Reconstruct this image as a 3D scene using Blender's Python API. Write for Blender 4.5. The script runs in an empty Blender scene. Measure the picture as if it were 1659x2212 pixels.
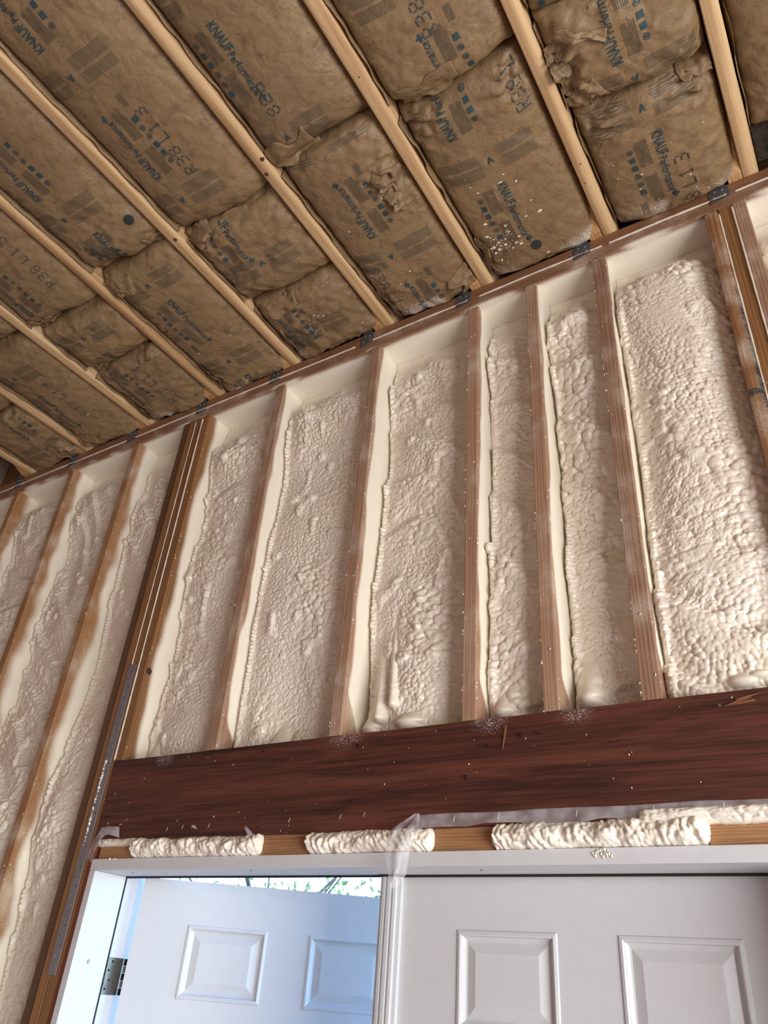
import bpy, bmesh, math, random
import numpy as np
from mathutils import Vector, Matrix

random.seed(7)
scene = bpy.context.scene
C = scene.collection

# ------------------------------------------------------------------ camera
def rotz(t): return Matrix.Rotation(t, 3, 'Z')
def rotx(t): return Matrix.Rotation(t, 3, 'X')
cam_d = bpy.data.cameras.new('camera')
cam = bpy.data.objects.new('camera', cam_d); C.objects.link(cam)
cam_d.sensor_fit = 'VERTICAL'; cam_d.sensor_height = 24.0
cam_d.lens = 1630.19 / 2212 * 24.0
cam_d.clip_start = 0.02
Rm = rotz(0.604354) @ rotx(2.139443) @ rotz(0.085089)
cam.matrix_world = Matrix.Translation((0, -1.603, 1.82)) @ Rm.to_4x4()
scene.camera = cam

# ------------------------------------------------------------------ world, sun, daylight
w = bpy.data.worlds.new('sky'); scene.world = w; w.use_nodes = True
wn = w.node_tree; bg = wn.nodes['Background']
sky = wn.nodes.new('ShaderNodeTexSky'); sky.sky_type = 'NISHITA'
sky.sun_disc = False; sky.sun_elevation = math.radians(42); sky.sun_rotation = math.radians(205)
sky.air_density = 1.0; sky.dust_density = 0.1; sky.ozone_density = 5.0
tint = wn.nodes.new('ShaderNodeMix'); tint.data_type = 'RGBA'; tint.blend_type = 'MULTIPLY'; tint.inputs[0].default_value = 1
tint.inputs[7].default_value = (.70, .86, 1.0, 1)      # camera white balance: the open sky reads clearly blue
wn.links.new(sky.outputs[0], tint.inputs[6]); wn.links.new(tint.outputs[2], bg.inputs[0]); bg.inputs[1].default_value = 2.0
sl = bpy.data.lights.new('sun', 'SUN'); sl.energy = 0.8; sl.angle = math.radians(0.6); sl.color = (1, .95, .86)
so = bpy.data.objects.new('sun', sl); C.objects.link(so)
so.rotation_euler = Vector((-.30, -.66, .67)).to_track_quat('Z', 'Y').to_euler()     # sun stands behind the room, away from the doors
al = bpy.data.lights.new('garage_opening_daylight', 'AREA'); al.shape = 'RECTANGLE'
al.size = 2.6; al.size_y = 2.2; al.energy = 270; al.color = (1.0, .97, .93)
ao = bpy.data.objects.new('garage_opening_daylight', al); C.objects.link(ao)
ao.matrix_world = Matrix.Translation((2.58, -2.0, 1.25)) @ Matrix(((0, 0, 1), (1, 0, 0), (0, 1, 0))).to_4x4()

scene.view_settings.view_transform = 'Standard'
scene.view_settings.look = 'None'
scene.view_settings.exposure = -0.3
scene.view_settings.gamma = 1.0
scene.view_settings.use_curve_mapping = False

# ------------------------------------------------------------------ material helpers
def lin(r, g, b):
    f = lambda c: (c / 255 / 12.92) if c / 255 <= .04045 else ((c / 255 + .055) / 1.055) ** 2.4
    return (f(r), f(g), f(b), 1)

class NT:
    def __init__(s, name, rough=.6):
        s.m = bpy.data.materials.new(name); s.m.use_nodes = True
        s.t = s.m.node_tree; s.b = s.t.nodes['Principled BSDF']
        s.b.inputs['Roughness'].default_value = rough
        s.tc = None
    def n(s, typ, **kw):
        o = s.t.nodes.new('ShaderNode' + typ)
        for k, v in kw.items(): setattr(o, k, v)
        return o
    def put(s, sock, v):
        if isinstance(v, bpy.types.NodeSocket): s.t.links.new(v, sock)
        elif v is not None: sock.default_value = v
    def obj(s):
        if s.tc is None: s.tc = s.n('TexCoord')
        return s.tc.outputs['Object']
    def mapv(s, vec, scale=(1, 1, 1), loc=(0, 0, 0)):
        o = s.n('Mapping'); s.put(o.inputs[0], vec)
        o.inputs['Scale'].default_value = scale; o.inputs['Location'].default_value = loc
        return o.outputs[0]
    def noise(s, vec, scale, detail=3, rough=.5, dist=0):
        o = s.n('TexNoise'); s.put(o.inputs['Vector'], vec)
        o.inputs['Scale'].default_value = scale; o.inputs['Detail'].default_value = detail
        o.inputs['Roughness'].default_value = rough; o.inputs['Distortion'].default_value = dist
        return o.outputs[0]
    def math(s, op, a, b=None, c=None, clamp=False):
        o = s.n('Math', operation=op, use_clamp=clamp)
        s.put(o.inputs[0], a)
        if b is not None: s.put(o.inputs[1], b)
        if c is not None: s.put(o.inputs[2], c)
        return o.outputs[0]
    def mix(s, fac, a, b, blend='MIX'):
        o = s.n('Mix', data_type='RGBA', blend_type=blend)
        s.put(o.inputs[0], fac); s.put(o.inputs[6], a); s.put(o.inputs[7], b)
        return o.outputs[2]
    def ramp(s, v, lo, hi, a=0.0, b=1.0):
        o = s.n('MapRange'); o.interpolation_type = 'SMOOTHSTEP'
        s.put(o.inputs[0], v); o.inputs[1].default_value = lo; o.inputs[2].default_value = hi
        o.inputs[3].default_value = a; o.inputs[4].default_value = b
        return o.outputs[0]
    def xyz(s, vec):
        o = s.n('SeparateXYZ'); s.put(o.inputs[0], vec); return o.outputs
    def bump(s, h, strength=.3, dist=.002):
        o = s.n('Bump'); o.inputs['Strength'].default_value = strength; o.inputs['Distance'].default_value = dist
        s.put(o.inputs['Height'], h); s.put(s.b.inputs['Normal'], o.outputs[0])
    def col(s, v): s.put(s.b.inputs['Base Color'], v)

FOAM = lin(240, 233, 217)
def rnd_vec(N):
    """object coordinates shifted per object so no two boards share a grain"""
    oi = N.n('ObjectInfo'); c = N.n('CombineXYZ')
    r = N.math('MULTIPLY', oi.outputs['Random'], 37.0)
    for i in range(3): N.put(c.inputs[i], r)
    a = N.n('VectorMath', operation='ADD'); N.put(a.inputs[0], N.obj()); N.put(a.inputs[1], c.outputs[0])
    return a.outputs[0]

def wood(name, axis, ca, cb, rough=.62, spray=None, dust=0.0, zdust=None, ring=55, extra=None, foot=False, ringc=.26):
    N = NT(name, rough)
    v = rnd_vec(N)
    sc = [1, 1, 1]; sc[axis] = .06
    vm = N.mapv(v, sc)
    warp = N.noise(N.mapv(v, [1 if i != axis else .35 for i in range(3)]), 4, 2)
    o = N.n('TexWave', wave_type='RINGS', rings_direction='XYZ'[axis] if True else 'X')
    N.put(o.inputs[0], vm); o.inputs['Scale'].default_value = ring
    o.inputs['Distortion'].default_value = 9; o.inputs['Detail'].default_value = 3
    o.inputs['Detail Scale'].default_value = .8
    fine = N.noise(N.mapv(v, [260 if i != axis else 6 for i in range(3)]), 1, 3)
    t = N.math('ADD', N.math('MULTIPLY', o.outputs[1], ringc), N.math('MULTIPLY', fine, .48))
    t = N.math('ADD', t, N.math('MULTIPLY', warp, .35))
    oi = N.n('ObjectInfo')
    t = N.math('ADD', t, N.math('MULTIPLY_ADD', oi.outputs['Random'], .24, -.12))
    c = N.mix(N.ramp(t, .2, .95), ca, cb)
    if extra: c = extra(N, c)
    h = t
    if spray is not None or dust or zdust:
        X, Y, Z = N.xyz(N.obj())
        grit = N.noise(N.obj(), 420, 2, .6)
        fac = None
        if spray is not None:
            t0, t1, wd = spray
            m = [2, 2, 2]; m[axis] = 2.2
            co = N.ramp(N.noise(N.mapv(v, m), 1.6, 2), .3, .72)
            thr = N.math('MULTIPLY_ADD', co, t1, t0)
            if foot: thr = N.math('ADD', thr, N.math('MULTIPLY', N.ramp(N.math('ADD', Z, N.math('MULTIPLY', co, .06)), .16, .02), .07))
            f = N.math('DIVIDE', N.math('SUBTRACT', Y, thr), wd)
            fac = N.math('ADD', f, N.math('MULTIPLY_ADD', grit, 1.8, -.9))
            fac = N.ramp(fac, 0, 1)
        if dust:
            d = N.noise(v, 9, 3)
            d = N.ramp(N.math('ADD', N.math('MULTIPLY', d, 1.0), N.math('MULTIPLY_ADD', grit, .9, -.45)), .62 - dust, 1.05 - dust)
            d = N.math('MULTIPLY', d, .55)
            fac = d if fac is None else N.math('MAXIMUM', fac, d)
        if zdust:
            z0, z1 = zdust
            d = N.ramp(Z, z0, z1)
            big = N.ramp(N.noise(v, 3.5, 2), .4, .65)
            d = N.math('MULTIPLY', d, big)
            d = N.ramp(N.math('ADD', d, N.math('MULTIPLY_ADD', grit, 1.6, -1.05)), .2, .8)
            fac = d if fac is None else N.math('MAXIMUM', fac, d)
        c = N.mix(fac, c, FOAM)
        h = N.math('ADD', N.math('MULTIPLY', grit, fac), t)
    N.col(c); N.bump(h, .35, .0012)
    return N.m

JOIST = wood('pine_joist', 1, lin(222, 190, 144), lin(162, 120, 78), ring=11, ringc=.24)
RAFT = wood('pine_rafter', 1, lin(206, 165, 115), lin(165, 116, 72), ring=40)
PLATE = wood('top_plate_wood', 0, lin(166, 118, 80), lin(114, 76, 52), spray=(.006, .014, .02), dust=.06, ring=50)
PLATEB = wood('lower_plate_wood', 0, lin(160, 116, 84), lin(116, 80, 60), spray=(.002, .006, .02), dust=.14, zdust=(.03, .0), ring=50)
STUD = wood('stud_wood', 2, lin(176, 138, 112), lin(124, 90, 72), spray=(.001, .022, .014), dust=.16, ring=45, foot=True)
STUDL = wood('stud_wood_amber', 2, lin(172, 124, 76), lin(130, 90, 60), spray=(.003, .048, .040), dust=.2, ring=45)
POST = wood('post_wood', 2, lin(156, 110, 66), lin(104, 70, 42), spray=(.012, .025, .025), dust=.0, ring=40)
POSTD = wood('post_wood_dark', 2, lin(112, 80, 54), lin(74, 50, 34), ring=40)
TRIM = wood('trimmer_wood_red', 2, lin(126, 62, 34), lin(84, 36, 20), ring=40)
BLOCK = wood('shim_block_wood', 0, lin(176, 130, 88), lin(132, 90, 56), ring=70)

def char_extra(N, c):
    X, Y, Z = N.xyz(N.obj())
    nz = N.noise(N.mapv(N.obj(), (30, 30, 2.2)), 1, 3)
    edge = N.ramp(N.math('ADD', X, N.math('MULTIPLY', N.math('SUBTRACT', nz, .5), .035)), .0, .013)
    low = N.ramp(Z, 3.50, 3.42)
    edge = N.math('MULTIPLY', edge, low)
    band = N.ramp(N.math('ABSOLUTE', N.math('SUBTRACT', Z, N.math('MULTIPLY_ADD', nz, .012, 3.108))), .013, .008)
    f = N.math('MAXIMUM', edge, band)
    return N.mix(f, c, lin(26, 16, 10))
CHAR = wood('scorched_post_wood', 2, lin(164, 114, 72), lin(112, 72, 44), dust=.24, ring=35, extra=char_extra)

def mat_foam(name='spray_foam', rough=.33):
    N = NT(name, rough)
    n1 = N.noise(N.obj(), 14, 3); n2 = N.noise(N.obj(), 3.0, 2)
    c = N.mix(N.ramp(n1, .35, .7), lin(242, 232, 218), lin(235, 223, 207))
    c = N.mix(N.math('MULTIPLY', N.ramp(n2, .5, .75), .35), c, lin(242, 231, 204))
    N.col(c)
    b = N.noise(N.obj(), 260, 3)
    N.bump(b, .10, .0015)
    N.b.inputs['Specular IOR Level'].default_value = .55
    return N.m
FOAMM = mat_foam()
CRUMB = mat_foam('foam_crumb', .7)

def mat_header():
    N = NT('stained_veneer', .5)
    v = N.obj()
    g1 = N.noise(N.mapv(v, (1.6, 22, 22)), 1.0, 5, .6, .8)
    g2 = N.noise(N.mapv(v, (5, 160, 160)), 1.0, 3, .6)
    t = N.math('ADD', N.math('MULTIPLY', g1, .65), N.math('MULTIPLY', g2, .4))
    c = N.mix(N.ramp(t, .3, .75), lin(36, 15, 13), lin(108, 58, 44))
    crack = N.ramp(N.noise(N.mapv(v, (3, 60, 60), (3, 1, 2)), 1, 4, .7), .35, .28)
    c = N.mix(N.math('MULTIPLY', crack, .8), c, lin(24, 10, 8))
    sc = N.ramp(N.noise(N.mapv(v, (5, 40, 40)), 1, 6, .75), .64, .75)
    big = N.ramp(N.noise(N.mapv(v, (2.2, 2, 5), (0, 0, 7)), 1, 2), .52, .66)
    c = N.mix(N.math('MULTIPLY', N.math('MULTIPLY', sc, big), .75), c, lin(186, 144, 108))
    # overspray drifted on to the upper edge
    X, Y, Z = N.xyz(v)
    grit = N.noise(v, 380, 2, .6)
    spots = None
    for xs, wd in ((.23, .055), (.90, .07), (1.31, .06), (1.52, .05)):
        d = N.math('DIVIDE', N.math('SUBTRACT', X, xs), wd)
        d = N.math('MULTIPLY', d, d)
        zz = N.math('DIVIDE', N.math('SUBTRACT', Z, .24), .045)
        d = N.math('ADD', d, N.math('MULTIPLY', zz, zz))
        s_ = N.ramp(d, 2.2, 0.0, 0.0, .62)
        spots = s_ if spots is None else N.math('MAXIMUM', spots, s_)
    f = N.ramp(N.math('ADD', spots, N.math('MULTIPLY_ADD', grit, 1.5, -1.05)), .25, .8)
    c = N.mix(f, c, lin(226, 216, 214))
    N.col(c); N.bump(t, .35, .002)
    return N.m
HEADER = mat_header()

def mat_kraft():
    N = NT('kraft_paper', .55)
    v = rnd_vec(N)
    n1 = N.noise(v, 26, 4, .6); n2 = N.noise(v, 95, 3, .6); n3 = N.noise(v, 2.5, 2)
    c = N.mix(N.ramp(n3, .3, .7), lin(143, 117, 83), lin(130, 105, 75))
    c = N.mix(N.ramp(n1, .48, .72), c, lin(120, 95, 68))
    c = N.mix(N.math('MULTIPLY', N.ramp(n2, .58, .74), .7), c, lin(90, 73, 56))
    X, Y, Z = N.xyz(N.obj())
    grit = N.noise(v, 330, 2, .6)
    d = N.ramp(Y, -.13, -.0)
    patch = N.ramp(N.noise(v, 4.5, 2), .42, .62)
    f = N.math('MULTIPLY', d, patch)
    f = N.ramp(N.math('ADD', f, N.math('MULTIPLY_ADD', grit, 1.5, -1.12)), .18, .75)
    f = N.math('MULTIPLY', f, .8)
    N.col(N.mix(f, c, lin(222, 214, 204)))
    cr_ = None
    for sc_, am in ((9, 1.0), (21, .5), (46, .22)):
        q = N.math('MULTIPLY', N.math('ABSOLUTE', N.math('SUBTRACT', N.noise(v, sc_, 1, .5, .6), .5)), am)
        cr_ = q if cr_ is None else N.math('ADD', cr_, q)
    N.bump(N.math('ADD', N.math('MULTIPLY', cr_, 2.2), N.math('MULTIPLY', N.noise(v, 90, 3, .6), .12)), .55, .010)
    return N.m
KRAFT = mat_kraft()

def plain(name, c, rough=.5, metal=0.0, spec=.5, bump=None, mott=.86):
    N = NT(name, rough); N.b.inputs['Metallic'].default_value = metal
    n = N.noise(N.obj(), 30, 3)
    d = tuple(x * mott for x in c[:3]) + (1,)
    N.col(N.mix(N.ramp(n, .35, .7), c, d))
    N.b.inputs['Specular IOR Level'].default_value = spec
    if bump: N.bump(N.noise(N.obj(), bump[0], 3), bump[1], bump[2])
    return N.m
INK = plain('teal_ink', lin(44, 70, 78), .6)
INKL = plain('teal_ink_fine', lin(98, 88, 72), .6)
INKD = plain('black_ink', lin(44, 50, 52), .6)
GALV = plain('galvanised_steel', lin(138, 134, 138), .45, .35, bump=(60, .2, .002))
GALVD = plain('dusty_steel', lin(92, 92, 94), .6, .3, bump=(60, .3, .003))
STEEL = plain('hinge_steel', lin(150, 144, 134), .35, .9)
BLACKM = plain('dark_fastener', lin(36, 33, 32), .5, .5)
RUBBER = plain('black_gasket', lin(26, 26, 27), .7)
WHITE = plain('white_primed_wood', lin(208, 207, 210), .45, mott=.97)
DOORM = plain('white_door_skin', lin(206, 204, 205), .4, mott=.98)
ALU = plain('white_aluminium', lin(204, 204, 206), .35, mott=.98)
CAULK = plain('caulk_white', lin(232, 222, 210), .5)
SHEATH = wood('sheathing', 0, lin(150, 112, 74), lin(120, 86, 56), ring=12)
FLOORM = plain('concrete_floor', lin(160, 138, 129), .8, bump=(30, .2, .004))
WALLM = plain('bare_board_wall', lin(178, 154, 143), .8)
DECK = wood('roof_deck', 0, lin(120, 90, 60), lin(90, 66, 44), ring=12)
HOLESHADE = plain('hole_shade_dark', lin(52, 40, 30), .9, bump=(120, .8, .01))  # dark tone carries the shade inside the open hole by the plate
GROUND = plain('dry_lawn', lin(108, 110, 92), .9, bump=(40, .4, .02))
BARK = plain('bark', lin(96, 80, 66), .9)
LEAF = plain('leaf_green', lin(128, 140, 78), .7)
SPLINT = plain('torn_wood', lin(132, 86, 58), .7)

def mat_film():
    N = NT('clear_film', .18)
    tr = N.n('BsdfTransparent'); mx = N.n('MixShader')
    N.col(lin(222, 216, 220))
    nz = N.noise(N.obj(), 24, 3)
    N.put(mx.inputs[0], N.ramp(nz, .3, .75, .10, .32))
    N.put(mx.inputs[1], tr.outputs[0]); N.put(mx.inputs[2], N.b.outputs[0])
    out = N.t.nodes['Material Output']; N.put(out.inputs[0], mx.outputs[0])
    return N.m
FILM = mat_film()

# ------------------------------------------------------------------ object helpers
def link(name, me, mat=None, parent=None, loc=(0, 0, 0)):
    o = bpy.data.objects.new(name, me); C.objects.link(o)
    o.location = loc
    if mat is not None and me is not None:
        if not me.materials: me.materials.append(mat)
    if parent is not None: o.parent = parent
    return o
def tag(o, label, cat, group=None, kind=None):
    o['label'] = label; o['category'] = cat
    if group: o['group'] = group
    if kind: o['kind'] = kind
    return o
def struct(o, label=None, cat=None):
    o['kind'] = 'structure'
    if label: o['label'] = label
    if cat: o['category'] = cat
    return o
def empty(name, loc=(0, 0, 0), rz=0):
    o = bpy.data.objects.new(name, None); C.objects.link(o); o.location = loc; o.rotation_euler.z = rz
    o.empty_display_size = .05
    return o

def bm_box(bm, x0, x1, y0, y1, z0, z1, bevel=0.0):
    vs = [bm.verts.new(p) for p in ((x0, y0, z0), (x1, y0, z0), (x1, y1, z0), (x0, y1, z0),
                                    (x0, y0, z1), (x1, y0, z1), (x1, y1, z1), (x0, y1, z1))]
    fs = [bm.faces.new([vs[i] for i in f]) for f in ((0, 3, 2, 1), (4, 5, 6, 7), (0, 1, 5, 4), (1, 2, 6, 5), (2, 3, 7, 6), (3, 0, 4, 7))]
    if bevel:
        es = set()
        for f in fs: es.update(f.edges)
        bmesh.ops.bevel(bm, geom=list(es), offset=bevel, segments=2, affect='EDGES', profile=.6)
def mesh_of(bm, name, smooth=False):
    me = bpy.data.meshes.new(name); bm.normal_update(); bm.to_mesh(me); bm.free()
    if smooth: me.shade_smooth()
    return me
def box(name, x0, x1, y0, y1, z0, z1, mat, bevel=.0, parent=None, origin=None):
    """a box board given in world (or parent) space; its origin sits at its base"""
    if origin is None: origin = ((x0 + x1) / 2, y0, z0)
    ox, oy, oz = origin
    bm = bmesh.new(); bm_box(bm, x0 - ox, x1 - ox, y0 - oy, y1 - oy, z0 - oz, z1 - oz, bevel)
    return link(name, mesh_of(bm, name), mat, parent, origin)
def np_mesh(name, V, F, smooth=True):
    V = np.asarray(V, dtype=np.float32); F = np.asarray(F, dtype=np.int32)
    me = bpy.data.meshes.new(name)
    me.vertices.add(len(V)); me.vertices.foreach_set('co', V.ravel())
    k = F.shape[1]
    me.loops.add(F.size); me.loops.foreach_set('vertex_index', F.ravel())
    me.polygons.add(len(F)); me.polygons.foreach_set('loop_start', np.arange(0, F.size, k, dtype=np.int32))
    me.polygons.foreach_set('loop_total', np.full(len(F), k, dtype=np.int32))
    me.update(calc_edges=True); me.validate()
    if smooth: me.shade_smooth()
    return me
def grid_faces(n, m, flip=False):
    i, j = np.meshgrid(np.arange(n - 1), np.arange(m - 1), indexing='ij')
    a = (i * m + j).ravel(); b = a + 1; c = a + m + 1; d = a + m
    return np.stack([a, d, c, b] if flip else [a, b, c, d], 1)
def border_idx(n, m):
    t = [j for j in range(m)] + [i * m + m - 1 for i in range(1, n)] + [(n - 1) * m + j for j in range(m - 2, -1, -1)] + [i * m for i in range(n - 2, 0, -1)]
    return np.array(t)

# ------------------------------------------------------------------ noise
def hsh(ix, iy, seed):
    h = (ix.astype(np.int64) * 374761393 + iy.astype(np.int64) * 668265263 + seed * 982451653) & 0xffffffff
    h = ((h ^ (h >> 13)) * 1274126177) & 0xffffffff
    h = ((h ^ (h >> 15)) * 2246822519) & 0xffffffff
    return ((h ^ (h >> 16)) & 0xffffff) / float(0x1000000)
def vn(x, y, seed):
    ix = np.floor(x); iy = np.floor(y); fx = x - ix; fy = y - iy
    fx = fx * fx * (3 - 2 * fx); fy = fy * fy * (3 - 2 * fy)
    a = hsh(ix, iy, seed); b = hsh(ix + 1, iy, seed); c = hsh(ix, iy + 1, seed); d = hsh(ix + 1, iy + 1, seed)
    return a + (b - a) * fx + (c - a) * fy + (a - b - c + d) * fx * fy
def fbm(x, y, seed, o=3):
    r = 0; a = 1; t = 0
    for k in range(o): r = r + a * vn(x * 2 ** k, y * 2 ** k, seed + k * 17); t += a; a *= .5
    return r / t
def bubbles(x, y, seed, jit=.9):
    ix = np.floor(x); iy = np.floor(y); h = np.zeros_like(x)
    for dx in (-1, 0, 1):
        for dy in (-1, 0, 1):
            cx = ix + dx; cy = iy + dy
            px = cx + .5 + jit * (hsh(cx, cy, seed) - .5); py = cy + .5 + jit * (hsh(cx, cy, seed + 5) - .5)
            r = .58 + .34 * hsh(cx, cy, seed + 9)
            q = np.sqrt(np.maximum(0, r * r - (x - px) ** 2 - (y - py) ** 2))
            h = np.maximum(h, q)
    return h
def sstep(x, a, b):
    t = np.clip((x - a) / (b - a), 0, 1); return t * t * (3 - 2 * t)

# ------------------------------------------------------------------ the room shell
ZC, ZPB, ZH0, ZH1 = 3.900, 3.812, 2.149, 2.387
XL, XR, YB = -3.85, 2.65, -5.2
struct(box('floor', XL - .2, XR + .2, YB - .2, .2, -.12, 0, FLOORM), 'bare concrete floor of the room', 'floor')
struct(box('ceiling', XL - .2, XR + .2, YB - .2, .6, 4.30, 4.34, DECK), 'roof deck boards above the insulation', 'ceiling')
bm = bmesh.new()
bm_box(bm, XL, -2.066, .141, .156, 0, 4.3); bm_box(bm, -2.066, -.062, .141, .156, 2.10, 4.3); bm_box(bm, -.062, XR, .141, .156, 0, 4.3)
struct(link('wall_front', mesh_of(bm, 'wall_front'), SHEATH), 'outer sheathing behind the foam filled stud wall', 'wall')
struct(box('wall_left', XL - .15, XL, YB, .156, 0, 4.3, WALLM), 'bare side wall left of the stud wall', 'wall')
struct(box('wall_back', XL, XR, YB - .15, YB, 0, 4.3, WALLM), 'bare wall facing the stud wall', 'wall')
bm = bmesh.new()
bm_box(bm, XR, XR + .15, YB, -3.55, 0, 4.3); bm_box(bm, XR, XR + .15, -.45, .156, 0, 4.3); bm_box(bm, XR, XR + .15, -3.55, -.45, 2.45, 4.3)
struct(link('wall_right', mesh_of(bm, 'wall_right'), WALLM), 'side wall with a wide open garage doorway', 'wall')
o = box('ground', -40, 40, -40, 40, -.5, -.13, GROUND); struct(o, 'dry lawn outside the building', 'ground')

# ------------------------------------------------------------------ framing
def stud(x0, x1, z0, z1, mat, label, y0=0.0, y1=.14, bevel=.003, group=None, name='wall_stud'):
    o = box(name, x0, x1, y0, y1, z0, z1, mat, bevel)
    tag(o, label, 'stud', group); return o

def crumbs(o, pts, size, seed):
    """tiny foam crumbs stuck along a board edge: one part nobody could count"""
    rs = np.random.RandomState(seed); V = []; F = []
    for p in pts:
        s = size * (.5 + rs.rand() * 1.0); b = len(V)
        d = [(1, 0, 0), (-1, 0, 0), (0, 1, 0), (0, -1, 0), (0, 0, 1), (0, 0, -1)]
        for q in d: V.append([p[k] + q[k] * s * (.5 + rs.rand() * .9) * (1.8 if k == 2 else 1) for k in range(3)])
        for f in ((0, 2, 4), (2, 1, 4), (1, 3, 4), (3, 0, 4), (2, 0, 5), (1, 2, 5), (3, 1, 5), (0, 3, 5)): F.append([b + i for i in f])
    c = link('foam_crumbs', np_mesh('foam_crumbs', V, F), CRUMB, o); c['kind'] = 'stuff'
    return c

# top plates with the caulked seam between them
up = box('top_plate', XL, XR, 0, .14, 3.8565, ZC, PLATE, .003); tag(up, 'upper of two stacked top plate boards, joists rest on it', 'top plate')
lo = box('top_plate', XL, XR, 0.001, .14, ZPB, 3.8555, PLATEB, .003); tag(lo, 'lower of two stacked top plate boards, studs end beneath it', 'top plate')
def bead(name, pts, r, mat, parent, seed=1, seg=6, n=220, wob=.35):
    """an irregular rope of caulk or foam along a polyline (parent-local points)"""
    rs = np.random.RandomState(seed); P = np.array(pts, float)
    L = np.r_[0, np.cumsum(np.linalg.norm(np.diff(P, axis=0), axis=1))]
    t = np.linspace(0, L[-1], n); Q = np.stack([np.interp(t, L, P[:, k]) for k in range(3)], 1)
    T = np.gradient(Q, axis=0); T /= np.linalg.norm(T, axis=1)[:, None]
    a = np.cross(T, [0.3, 1, .2]); a /= np.linalg.norm(a, axis=1)[:, None]; b = np.cross(T, a)
    nz = vn(t * 60, t * 0, seed) * .6 + vn(t * 17, t * 0, seed + 3) * .8
    rr = r * (1 - wob + wob * 1.4 * nz); rr[0] *= .2; rr[-1] *= .2
    V = []
    for k in range(seg):
        an = 2 * math.pi * k / seg
        V.append(Q + (a * math.cos(an) + b * math.sin(an)) * rr[:, None])
    V = np.stack(V, 1).reshape(-1, 3); F = []
    i, k = np.meshgrid(np.arange(n - 1), np.arange(seg), indexing='ij')
    F = np.stack([i * seg + k, i * seg + (k + 1) % seg, (i + 1) * seg + (k + 1) % seg, (i + 1) * seg + k], -1).reshape(-1, 4)
    return link(name, np_mesh(name, V, F), mat, parent)
xo = (XL + XR) / 2
for k, (xa, xb) in enumerate(((-3.6, -2.55), (-2.5, -1.3), (-1.24, -.83), (-.79, -.36), (-.34, .01), (.03, .9))):
    bead('caulk_bead', [(xa - xo, .0, -.0005), ((xa + xb) / 2 - xo, -.001, .0005), (xb - xo, .0, -.0005)], .0032, CAULK, up, 30 + k)

# full-height studs left of the door
stud(-3.82, -3.782, 0, ZPB, STUDL, 'wall stud in the far left corner of the foam wall')
lst = [stud(-3.364, -3.326, 0, ZPB, STUDL, 'third wall stud to the left of the strapped post, at the left picture edge'),
       stud(-2.937, -2.899, 0, ZPB, STUDL, 'second wall stud to the left of the strapped post, amber sprayed side'),
       stud(-2.493, -2.455, 0, ZPB, STUDL, 'first wall stud to the left of the strapped post, amber sprayed side')]
stud(-2.182, -2.143, 0, ZPB, POSTD, 'darkest leftmost ply of the strapped post left of the door', .004)
pB = stud(-2.1425, -2.105, 0, ZPB, POST, 'middle ply of the strapped post left of the door', .0)
pC = stud(-2.1045, -2.0665, 0, ZPB, POST, 'right ply of the post, carrying the perforated strap', .0)
bead('caulk_bead', [(.0195, -.001, 2.39), (.0195, -.001, 3.1), (.0195, -.001, 3.80)], .0028, CAULK, pC, 41)
bead('caulk_bead', [(-.019, -.0005, 2.5), (-.0188, -.0005, 3.1), (-.019, -.0005, 3.80)], .0020, CAULK, pC, 42)
tag(box('trimmer_stud', -2.066, -2.0465, -.001, .14, 0, ZH0, TRIM, .002), 'dark red trimmer strip between post and white door jamb', 'stud')
tag(box('trimmer_stud', -.098, -.0625, 0, .14, 0, ZH0, TRIM, .002), 'dark red trimmer carrying the right end of the header', 'stud')
# cripples above the header
cr = []
for x0, x1, m, lab in ((-2.066, -2.028, POST, 'cripple stud with a dark knot at the left end of the header'),
                       (-1.669, -1.631, STUD, 'cripple stud first right of the knotty one, standing on the dark red header'),
                       (-1.225, -1.187, STUD, 'cripple stud above the middle of the open door'),
                       (-.83, -.792, STUD, 'cripple stud with bare yellow foot left of the narrow foam bays'),
                       (-.621, -.583, STUD, 'cripple stud between the two narrow foam bays'),
                       (-.400, -.358, STUD, 'cripple stud between the narrow foam bays and the wide right bay')):
    cr.append(stud(x0, x1, ZH1 + .001, ZPB, m, lab))
# right-hand post
charred = stud(-.062, -.0245, 0, ZPB, CHAR, 'scorched rounded ply of the right post with a black band', -.004, .14, .011)
pR2 = stud(-.0235, .0125, 0, ZPB, POST, 'middle ply of the right post between two caulk lines', .002)
pR3 = stud(.0135, .050, 0, ZPB, STUD, 'right ply of the right post with a peeling foam film', .0)
bead('caulk_bead', [(-.0185, -.001, 2.0), (-.0187, -.001, 2.9), (-.0183, -.001, 3.79)], .0028, CAULK, pR2, 43)
bead('caulk_bead', [(.0183, -.002, 2.0), (.0186, -.002, 2.9), (.0183, -.002, 3.80)], .0028, CAULK, pR2, 44)
rst = []
for k in range(6):
    x = .431 + .406 * k
    if x > 2.55: break
    rst.append(stud(x, x + .038, 0, ZPB, STUD, 'wall stud ' + ('first', 'second', 'third', 'fourth', 'fifth', 'sixth')[k] + ' to the right of the scorched post', group='studs right of the scorched post'))
stud(2.61, 2.648, 0, ZPB, STUD, 'wall stud in the right room corner', group='studs right of the scorched post')
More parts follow.
